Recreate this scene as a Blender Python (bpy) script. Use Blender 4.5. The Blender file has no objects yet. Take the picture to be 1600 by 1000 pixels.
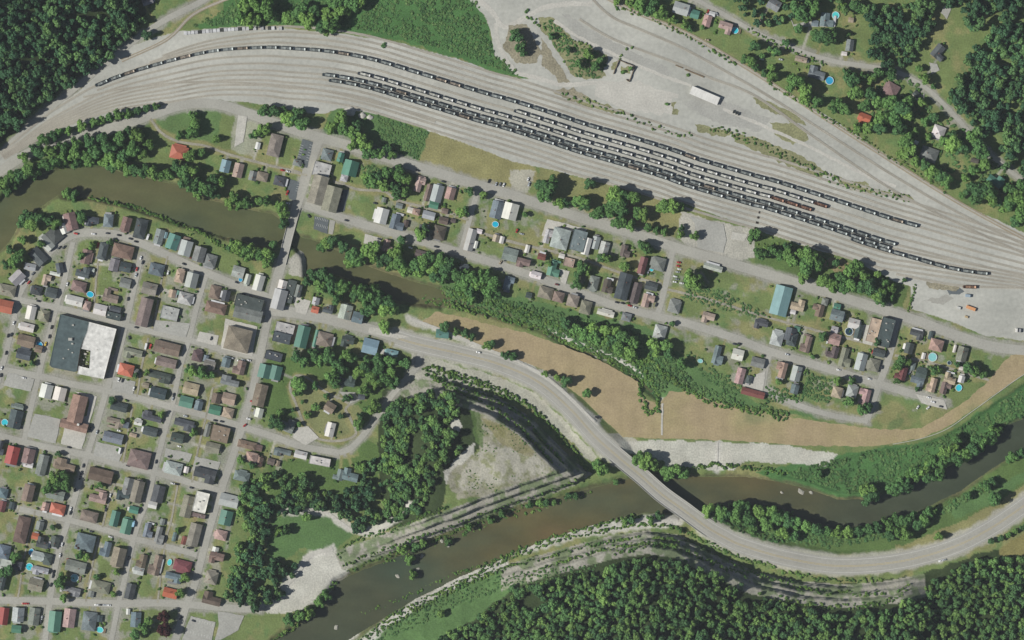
import bpy, bmesh, math, random
import numpy as np
from mathutils import Vector

# ------------------------------------------------------------------ camera, sky, sun, exposure
S = 0.7                                   # metres to one pixel of the 1600 x 1000 photograph
sc = bpy.context.scene
C = sc.collection
cam_d = bpy.data.cameras.new("aerial_camera")
cam = bpy.data.objects.new("aerial_camera", cam_d); C.objects.link(cam)
CAM_H = 5200.0
cam.location = (0, 0, CAM_H)
cam_d.sensor_width = 36.0
cam_d.lens = 36.0 * CAM_H / (1600 * S)
cam_d.clip_start = 10; cam_d.clip_end = 60000
sc.camera = cam

SUN_EL = math.radians(41); SHADOW_DIR = math.radians(9)       # shadows fall to the east, slightly north
SUN_AZ = math.radians(270 - 9)                                # compass bearing of the sun
w = bpy.data.worlds.new("World"); sc.world = w; w.use_nodes = True
nt = w.node_tree; bg = nt.nodes["Background"]
sky = nt.nodes.new("ShaderNodeTexSky"); sky.sky_type = 'NISHITA'; sky.sun_disc = False
sky.sun_elevation = SUN_EL; sky.sun_rotation = SUN_AZ; sky.air_density = 1.0; sky.dust_density = 1.0
nt.links.new(sky.outputs[0], bg.inputs[0]); bg.inputs[1].default_value = 0.052
sl = bpy.data.lights.new("sun", 'SUN'); sl.energy = 4.75; sl.angle = math.radians(0.5); sl.color = (1.0, 0.98, 0.925)
so = bpy.data.objects.new("sun", sl); C.objects.link(so); so.location = (-900, -150, 900)
d = Vector((math.cos(SHADOW_DIR) * math.cos(SUN_EL), math.sin(SHADOW_DIR) * math.cos(SUN_EL), -math.sin(SUN_EL)))
so.rotation_euler = d.to_track_quat('-Z', 'Y').to_euler()
sc.view_settings.view_transform = 'Standard'; sc.view_settings.look = 'None'
sc.view_settings.exposure = 0.0; sc.view_settings.gamma = 1.0; sc.view_settings.use_curve_mapping = False
sc.cycles.volume_bounces = 0; sc.cycles.max_bounces = 4; sc.cycles.diffuse_bounces = 2; sc.cycles.glossy_bounces = 2; sc.cycles.transparent_max_bounces = 4

# ------------------------------------------------------------------ small helpers
R = random.Random(7)
rng = np.random.default_rng(5)
def X(px): return (px - 800.0) * S
def Y(py): return (500.0 - py) * S
def lin(*c): return tuple(((v / 255) / 12.92 if v / 255 <= .04045 else ((v / 255 + .055) / 1.055) ** 2.4) for v in c)
def pts(s):                               # "x,y x,y" -> list of pixel points
    return [tuple(float(q) for q in p.split(',')) for p in s.split()]
_ones = "zeroth first second third fourth fifth sixth seventh eighth ninth tenth eleventh twelfth thirteenth fourteenth fifteenth sixteenth seventeenth eighteenth nineteenth".split()
_tens = {2: "twent", 3: "thirt", 4: "fort", 5: "fift", 6: "sixt", 7: "sevent", 8: "eight", 9: "ninet"}
def ordinal(n):
    if n < 20: return _ones[n]
    if n >= 100: return "hundred" + ("th" if n == 100 else " and " + ordinal(n - 100))
    t, o = divmod(n, 10)
    return _tens[t] + ("ieth" if o == 0 else "y-" + _ones[o])
def tag(o, label=None, cat=None, group=None, kind=None):
    if label: o["label"] = label
    if cat: o["category"] = cat
    if group: o["group"] = group
    if kind: o["kind"] = kind
    return o
def empty(name, loc, rz=0.0):
    o = bpy.data.objects.new(name, None); C.objects.link(o); o.location = loc; o.rotation_euler = (0, 0, rz)
    o.empty_display_size = 1.0
    return o
class MB:                                  # collects faces for ONE mesh
    def __init__(s): s.v = []; s.f = []; s.m = []
    def face(s, p, m=0):
        b = len(s.v); s.v += [tuple(q) for q in p]; s.f.append(tuple(range(b, b + len(p)))); s.m.append(m)
    def box(s, x0, x1, y0, y1, z0, z1, m=0, bottom=False):
        b = len(s.v)
        s.v += [(x0, y0, z0), (x1, y0, z0), (x1, y1, z0), (x0, y1, z0), (x0, y0, z1), (x1, y0, z1), (x1, y1, z1), (x0, y1, z1)]
        fs = [(4, 5, 6, 7), (0, 1, 5, 4), (1, 2, 6, 5), (2, 3, 7, 6), (3, 0, 4, 7)] + ([(3, 2, 1, 0)] if bottom else [])
        for f in fs: s.f.append(tuple(b + i for i in f)); s.m.append(m)
    def prism(s, poly, z0, z1, m=0):       # vertical extrusion of a plan outline
        n = len(poly); b = len(s.v)
        area = sum(poly[i][0] * poly[(i + 1) % n][1] - poly[(i + 1) % n][0] * poly[i][1] for i in range(n))
        if area < 0: poly = poly[::-1]
        s.v += [(x, y, z0) for x, y in poly] + [(x, y, z1) for x, y in poly]
        s.f.append(tuple(b + n + i for i in range(n))); s.m.append(m)
        for i in range(n):
            j = (i + 1) % n; s.f.append((b + i, b + j, b + n + j, b + n + i)); s.m.append(m)
    def cyl(s, x, y, z0, z1, r0, r1=None, n=10, m=0):
        r1 = r0 if r1 is None else r1; b = len(s.v)
        for z, r in ((z0, r0), (z1, r1)):
            s.v += [(x + r * math.cos(2 * math.pi * k / n), y + r * math.sin(2 * math.pi * k / n), z) for k in range(n)]
        s.f.append(tuple(b + n + k for k in range(n))); s.m.append(m)
        for k in range(n):
            j = (k + 1) % n; s.f.append((b + k, b + j, b + n + j, b + n + k)); s.m.append(m)
    def mesh(s, name, mats):
        me = bpy.data.meshes.new(name); me.from_pydata(s.v, [], s.f)
        for mt in (mats if isinstance(mats, (list, tuple)) else [mats]): me.materials.append(mt)
        me.polygons.foreach_set("material_index", s.m); me.update()
        return me
    def build(s, name, mats, parent=None, col=None):
        return link(name, s.mesh(name, mats), parent, col)
def link(name, me, parent=None, col=None):
    o = bpy.data.objects.new(name, me); C.objects.link(o)
    if parent: o.parent = parent
    if col: o.color = (*col, 1)
    return o
def np_mesh(name, v, f, mats, smooth=False):
    me = bpy.data.meshes.new(name); n = f.shape[1]
    me.vertices.add(len(v)); me.vertices.foreach_set("co", np.asarray(v, np.float32).ravel())
    me.loops.add(f.size); me.loops.foreach_set("vertex_index", f.astype(np.int32).ravel())
    me.polygons.add(len(f)); me.polygons.foreach_set("loop_start", np.arange(0, f.size, n, dtype=np.int32))
    me.polygons.foreach_set("use_smooth", np.full(len(f), smooth))
    for mt in (mats if isinstance(mats, (list, tuple)) else [mats]): me.materials.append(mt)
    me.update(calc_edges=True); me.validate()
    return me

# ------------------------------------------------------------------ noise and plan geometry (numpy)
def vnoise(x, y, scale, seed):
    g = np.random.default_rng(seed).random((257, 257)).astype(np.float32)
    u = x / scale + 64; v = y / scale + 64
    i = np.floor(u).astype(int); j = np.floor(v).astype(int); a = u - i; b = v - j
    a = a * a * (3 - 2 * a); b = b * b * (3 - 2 * b); i %= 256; j %= 256
    return (g[j, i] * (1 - a) + g[j, i + 1] * a) * (1 - b) + (g[j + 1, i] * (1 - a) + g[j + 1, i + 1] * a) * b
def fnoise(x, y, scale, seed, octs=4):
    t = 0; s = 0; amp = 1
    for k in range(octs):
        t = t + amp * vnoise(x, y, scale / 2 ** k, seed + 11 * k); s += amp; amp *= .55
    return t / s
def inside(x, y, poly):
    r = np.zeros(x.shape, bool); n = len(poly)
    for i in range(n):
        x0, y0 = poly[i]; x1, y1 = poly[(i + 1) % n]
        if y0 == y1: continue
        c = ((y0 > y) != (y1 > y)) & (x < (x1 - x0) * (y - y0) / (y1 - y0) + x0)
        r ^= c
    return r
def dist(x, y, line, closed=False, want_t=False):
    best = np.full(x.shape, 1e9); bt = np.zeros(x.shape); acc = 0.0
    L = list(line) + ([line[0]] if closed else [])
    for (x0, y0), (x1, y1) in zip(L[:-1], L[1:]):
        dx, dy = x1 - x0, y1 - y0; l2 = dx * dx + dy * dy + 1e-9
        t = np.clip(((x - x0) * dx + (y - y0) * dy) / l2, 0, 1)
        q = np.hypot(x - x0 - t * dx, y - y0 - t * dy)
        if want_t:
            m = q < best; bt[m] = (acc + t * math.sqrt(l2))[m]
        best = np.minimum(best, q); acc += math.sqrt(l2)
    return (best, bt) if want_t else best
def sstep(a, b, x):
    t = np.clip((x - a) / (b - a), 0, 1); return t * t * (3 - 2 * t)
def smooth_line(p, step=4.0):              # Catmull-Rom through pixel points, resampled
    P = [np.array(q, float) for q in p]; P = [2 * P[0] - P[1]] + P + [2 * P[-1] - P[-2]]; out = []
    for i in range(1, len(P) - 2):
        a, b, c, e = P[i - 1:i + 3]; n = max(2, int(np.hypot(*(c - b)) / step))
        for k in range(n):
            t = k / n
            out.append(.5 * ((2 * b) + (c - a) * t + (2 * a - 5 * b + 4 * c - e) * t * t + (3 * b - a - 3 * c + e) * t ** 3))
    out.append(P[-2]); return np.array(out)
def normals2(L):
    t = np.gradient(L, axis=0); t /= np.linalg.norm(t, axis=1)[:, None] + 1e-9
    return np.stack([-t[:, 1], t[:, 0]], 1)   # points to larger y (down the picture) for a line running right
# ------------------------------------------------------------------ materials
def mat(name, col=(.3, .3, .3), rough=.9, spec=.2):
    m = bpy.data.materials.new(name); m.use_nodes = True
    b = m.node_tree.nodes["Principled BSDF"]
    b.inputs["Base Color"].default_value = (*col, 1); b.inputs["Roughness"].default_value = rough
    b.inputs["Specular IOR Level"].default_value = spec
    return m
def nodes(m): return m.node_tree.nodes, m.node_tree.links, m.node_tree.nodes["Principled BSDF"]
def noise_fac(m, scale, lo, hi, detail=4, coord="Object", stretch=None):
    N, L, b = nodes(m); tc = N.new("ShaderNodeTexCoord"); n = N.new("ShaderNodeTexNoise")
    n.inputs["Scale"].default_value = scale; n.inputs["Detail"].default_value = detail
    if coord == "World":
        g = N.new("ShaderNodeNewGeometry"); src = g.outputs["Position"]
    else: src = tc.outputs[coord]
    if stretch:
        mp = N.new("ShaderNodeMapping"); mp.inputs["Scale"].default_value = stretch; L.new(src, mp.inputs[0]); src = mp.outputs[0]
    L.new(src, n.inputs["Vector"])
    r = N.new("ShaderNodeMapRange"); r.inputs[1].default_value = .3; r.inputs[2].default_value = .7
    r.inputs[3].default_value = lo; r.inputs[4].default_value = hi
    L.new(n.outputs[0], r.inputs[0]); return r.outputs[0], n.outputs[0]
def vmul(m, col, fac):                     # colour socket times scalar socket
    N, L, b = nodes(m); v = N.new("ShaderNodeVectorMath"); v.operation = 'SCALE'
    L.new(col, v.inputs[0]); L.new(fac, v.inputs["Scale"]); return v.outputs[0]
def rgb(m, c):
    n = nodes(m)[0].new("ShaderNodeRGB"); n.outputs[0].default_value = (*c, 1); return n.outputs[0]
def bump(m, h, strength=.5, distance=.5):
    N, L, b = nodes(m); n = N.new("ShaderNodeBump"); n.inputs["Strength"].default_value = strength
    n.inputs["Distance"].default_value = distance; L.new(h, n.inputs["Height"]); L.new(n.outputs[0], b.inputs["Normal"])
def mottled(name, col, s1=.05, s2=.6, a1=.12, a2=.15, rough=.92, bmp=0.0, stretch=None):
    m = mat(name, col, rough); f1, _ = noise_fac(m, s1, 1 - a1, 1 + a1, 5, "World"); f2, h = noise_fac(m, s2, 1 - a2, 1 + a2, 5, "World", stretch)
    N, L, b = nodes(m); L.new(vmul(m, vmul(m, rgb(m, col), f1), f2), b.inputs["Base Color"])
    if bmp: bump(m, h, bmp, .6)
    return m
def objcol(name, s2=.8, a2=.12, rough=.85, spec=.2, stretch=None):     # takes the colour of its object
    m = mat(name, rough=rough, spec=spec); N, L, b = nodes(m); oi = N.new("ShaderNodeObjectInfo")
    f, h = noise_fac(m, s2, 1 - a2, 1 + a2, 6, "Object", stretch); f1, _ = noise_fac(m, .16, 1 - a2 * 1.1, 1 + a2 * 1.1, 5, "World")
    L.new(vmul(m, vmul(m, oi.outputs["Color"], f), f1), b.inputs["Base Color"])
    return m
M = {}
M['roof'] = objcol('weathered_shingles', .9, .2, .9)
M['metal_roof'] = objcol('painted_sheet_metal', .5, .08, .55, .3, (1, .15, 1))
M['flat_roof'] = objcol('flat_roof_membrane', .25, .16, .85)
M['siding'] = objcol('painted_siding', .7, .08, .8)
M['paint'] = objcol('vehicle_paint', .4, .04, .35, .5)
M['glass'] = mat('dark_window_glass', (.02, .025, .03), .12, .5)
M['tyre'] = mat('tyre_rubber', (.02, .02, .02))
M['chimney'] = mottled('chimney_brick', lin(130, 85, 70))
M['asphalt'] = mottled('street_paving', lin(158, 156, 147), .03, .5, .10, .09, .9)
M['dark_asphalt'] = mottled('fresh_asphalt', lin(92, 98, 100), .05, .5, .12, .10)
M['highway'] = mottled('highway_concrete', lin(160, 158, 150), .02, .5, .07, .07)
M['alley'] = mottled('gravel_alley', lin(146, 142, 128), .08, .6, .2, .18)
M['pale_gravel'] = mottled('pale_gravel', lin(180, 177, 168), .05, .5, .08, .12, .95, .2)
M['dark_gravel'] = mottled('grey_gravel', lin(158, 157, 150), .05, .5, .1, .12, .95, .2)
M['concrete'] = mottled('weathered_concrete', lin(172, 170, 162), .05, .5, .1, .1)
M['paint_white'] = mat('white_road_paint', lin(212, 212, 205)); M['paint_yellow'] = mat('yellow_road_paint', lin(200, 176, 96))
M['rail'] = mat('rail_steel', lin(125, 112, 100), .5, .4)
M['steel_black'] = objcol('coal_wagon_paint', .5, .25, .75, .2)
M['liner'] = objcol('worn_wagon_steel', .8, .2, .7, .2)
M['bogie'] = mat('bogie_steel', (.03, .028, .026))
M['wood'] = mottled('old_timber', lin(120, 105, 85), .3, 2)
M['bark'] = mottled('bark', lin(80, 68, 55), .4, 2)
M['pool_liner'] = objcol('pool_wall', .5, .05, .5)
M['pool_water'] = objcol('pool_water', .6, .06, .15, .5)
M['rock'] = mottled('pale_rock', lin(160, 157, 146), .3, 1.0, .15, .2, .95, .4)
def foliage(name, c0, c1, c2):
    m = mat(name, c0, .75, .15); N, L, b = nodes(m); oi = N.new("ShaderNodeObjectInfo")
    ramp = N.new("ShaderNodeValToRGB"); e = ramp.color_ramp.elements
    e[0].position = 0.1; e[0].color = (*c0, 1); e[1].position = .95; e[1].color = (*c2, 1)
    k = e.new(.5); k.color = (*c1, 1); L.new(oi.outputs["Random"], ramp.inputs[0])
    f1, _ = noise_fac(m, .018, .74, 1.26, 3, "World"); f2, _ = noise_fac(m, .7, .68, 1.32, 3, "World")
    c = vmul(m, vmul(m, ramp.outputs[0], f1), f2); L.new(c, b.inputs["Base Color"])
    tr = N.new("ShaderNodeBsdfTranslucent"); L.new(c, tr.inputs[0]); mx = N.new("ShaderNodeMixShader"); mx.inputs[0].default_value = .15
    out = [n for n in N if n.type == 'OUTPUT_MATERIAL'][0]
    L.new(b.outputs[0], mx.inputs[1]); L.new(tr.outputs[0], mx.inputs[2]); L.new(mx.outputs[0], out.inputs[0])
    return m
M['leaf'] = foliage('broadleaf_foliage', lin(80, 118, 72), lin(98, 138, 76), lin(124, 158, 82))
M['wood_leaf'] = foliage('woodland_foliage', lin(64, 100, 70), lin(80, 118, 78), lin(108, 142, 84))
M['shrub_leaf'] = foliage('shrub_foliage', lin(84, 122, 64), lin(100, 134, 66), lin(120, 146, 76))
M['meadow_leaf'] = foliage('meadow_growth', lin(76, 112, 66), lin(88, 122, 70), lin(106, 134, 80))
M['maroon_leaf'] = foliage('purple_leaf_foliage', lin(66, 36, 38), lin(74, 42, 42), lin(84, 50, 46))
# river water: silty and glossy; the small river runs olive, the large one brown over shallows and green over pools
def water(name, cols, sc_, deep=None):
    m = mat(name, cols[0], .25, .3); N, L, b = nodes(m); f1, _ = noise_fac(m, sc_, 0, 1, 5, "World", (.6, 1, 1)); f2, h = noise_fac(m, .06, .86, 1.14, 6, "World", (.5, 1, 1)); f3, _ = noise_fac(m, .4, .94, 1.06, 4, "World")
    ramp = N.new("ShaderNodeValToRGB"); e = ramp.color_ramp.elements; e[0].color = (*lin(*cols[0]), 1); e[1].color = (*lin(*cols[2]), 1); k = e.new(.5); k.color = (*lin(*cols[1]), 1); L.new(f1, ramp.inputs[0])
    col = ramp.outputs[0]
    if deep:                                  # clearer green water over the deep pools at either end of the reach
        g = N.new("ShaderNodeNewGeometry"); sx = N.new("ShaderNodeSeparateXYZ"); L.new(g.outputs["Position"], sx.inputs[0]); fc = N.new("ShaderNodeFloatCurve")
        mr = N.new("ShaderNodeMapRange"); mr.inputs[1].default_value = -300; mr.inputs[2].default_value = 600; L.new(sx.outputs[0], mr.inputs[0]); L.new(mr.outputs[0], fc.inputs["Value"])
        c_ = fc.mapping.curves[0]; c_.points[0].location = (0, .9); c_.points[1].location = (1, .95)
        for q in ((.16, .6), (.3, .05), (.62, .1), (.76, .8)): c_.points.new(*q)
        fc.mapping.update(); mx = N.new("ShaderNodeMix"); mx.data_type = 'RGBA'; L.new(fc.outputs[0], mx.inputs[0]); L.new(col, mx.inputs[6]); mx.inputs[7].default_value = (*lin(*deep), 1); col = mx.outputs[2]
    L.new(vmul(m, vmul(m, col, f2), f3), b.inputs["Base Color"]); _, hh = noise_fac(m, .7, 0, 1, 3, "World"); bump(m, hh, .12, .3); return m
M['water'] = water('olive_river_water', ((66, 78, 58), (84, 88, 58), (94, 92, 62)), .011)
M['brown_water'] = water('brown_river_water', ((62, 76, 60), (92, 86, 56), (108, 88, 60)), .008, (60, 70, 56))
# the ground: ground cover colour comes from the terrain sheet, grain from noise
m = mat('ground_cover', rough=.95, spec=.1); N, L, b = nodes(m)
at = N.new("ShaderNodeAttribute"); at.attribute_name = "cover"; at.attribute_type = 'GEOMETRY'
f1, _ = noise_fac(m, .05, .84, 1.16, 6, "World"); f2, h = noise_fac(m, .55, .80, 1.20, 5, "World")
L.new(vmul(m, vmul(m, at.outputs["Color"], f1), f2), b.inputs["Base Color"]); bump(m, h, .35, 1.0); M['ground'] = m
# rail yard ballast
m = mat('yard_ballast', rough=.95, spec=.1); N, L, b = nodes(m)
f1, _ = noise_fac(m, .012, 0, 1, 6, "World"); f2, h = noise_fac(m, .25, .9, 1.1, 6, "World"); f3, _ = noise_fac(m, .05, .92, 1.08, 5, "World", (.35, 1.2, 1))
ramp = N.new("ShaderNodeValToRGB"); e = ramp.color_ramp.elements; e[0].color = (*lin(158, 158, 150), 1); e[1].color = (*lin(182, 181, 172), 1)
L.new(f1, ramp.inputs[0]); L.new(vmul(m, vmul(m, ramp.outputs[0], f2), f3), b.inputs["Base Color"]); bump(m, h, .2, .5); M['yard'] = m
M['track'] = mottled('stained_track_ballast', lin(168, 164, 152), .03, .6, .10, .12, .95)
M['main_track'] = mottled('brown_track_ballast', lin(152, 141, 121), .03, .6, .08, .12, .95)
# mown crop field: stubble rows across a blotchy buff ground
m = mat('crop_field', rough=.95, spec=.05); N, L, b = nodes(m)
f1, _ = noise_fac(m, .012, 0, 1, 6, "World"); f2, h = noise_fac(m, .5, .86, 1.14, 5, "World"); f3, _ = noise_fac(m, .12, .95, 1.05, 4, "World", (1, .12, 1))
ramp = N.new("ShaderNodeValToRGB"); e = ramp.color_ramp.elements; e[0].position = .1; e[0].color = (*lin(130, 130, 94), 1); e[1].position = .9; e[1].color = (*lin(156, 140, 111), 1)
k = e.new(.32); k.color = (*lin(154, 142, 106), 1); k = e.new(.6); k.color = (*lin(156, 141, 110), 1); L.new(f1, ramp.inputs[0])
f4, _ = noise_fac(m, .07, .9, 1.1, 6, "World")
L.new(vmul(m, vmul(m, vmul(m, ramp.outputs[0], f2), f3), f4), b.inputs["Base Color"]); bump(m, h, .3, .5); M['field'] = m
M['scrub'] = mottled('scrubby_ground', lin(128, 128, 94), .06, .5, .2, .3, .95, .4)
M['rough'] = mottled('stony_rough_ground', lin(138, 132, 112), .06, .5, .2, .3, .95, .4)
M['oily'] = mottled('oil_stained_ballast', lin(156, 152, 140), .03, .5, .16, .12, .95)
M['hill_leaf'] = foliage('hillside_foliage', lin(82, 118, 76), lin(100, 138, 80), lin(126, 158, 86))
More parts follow.
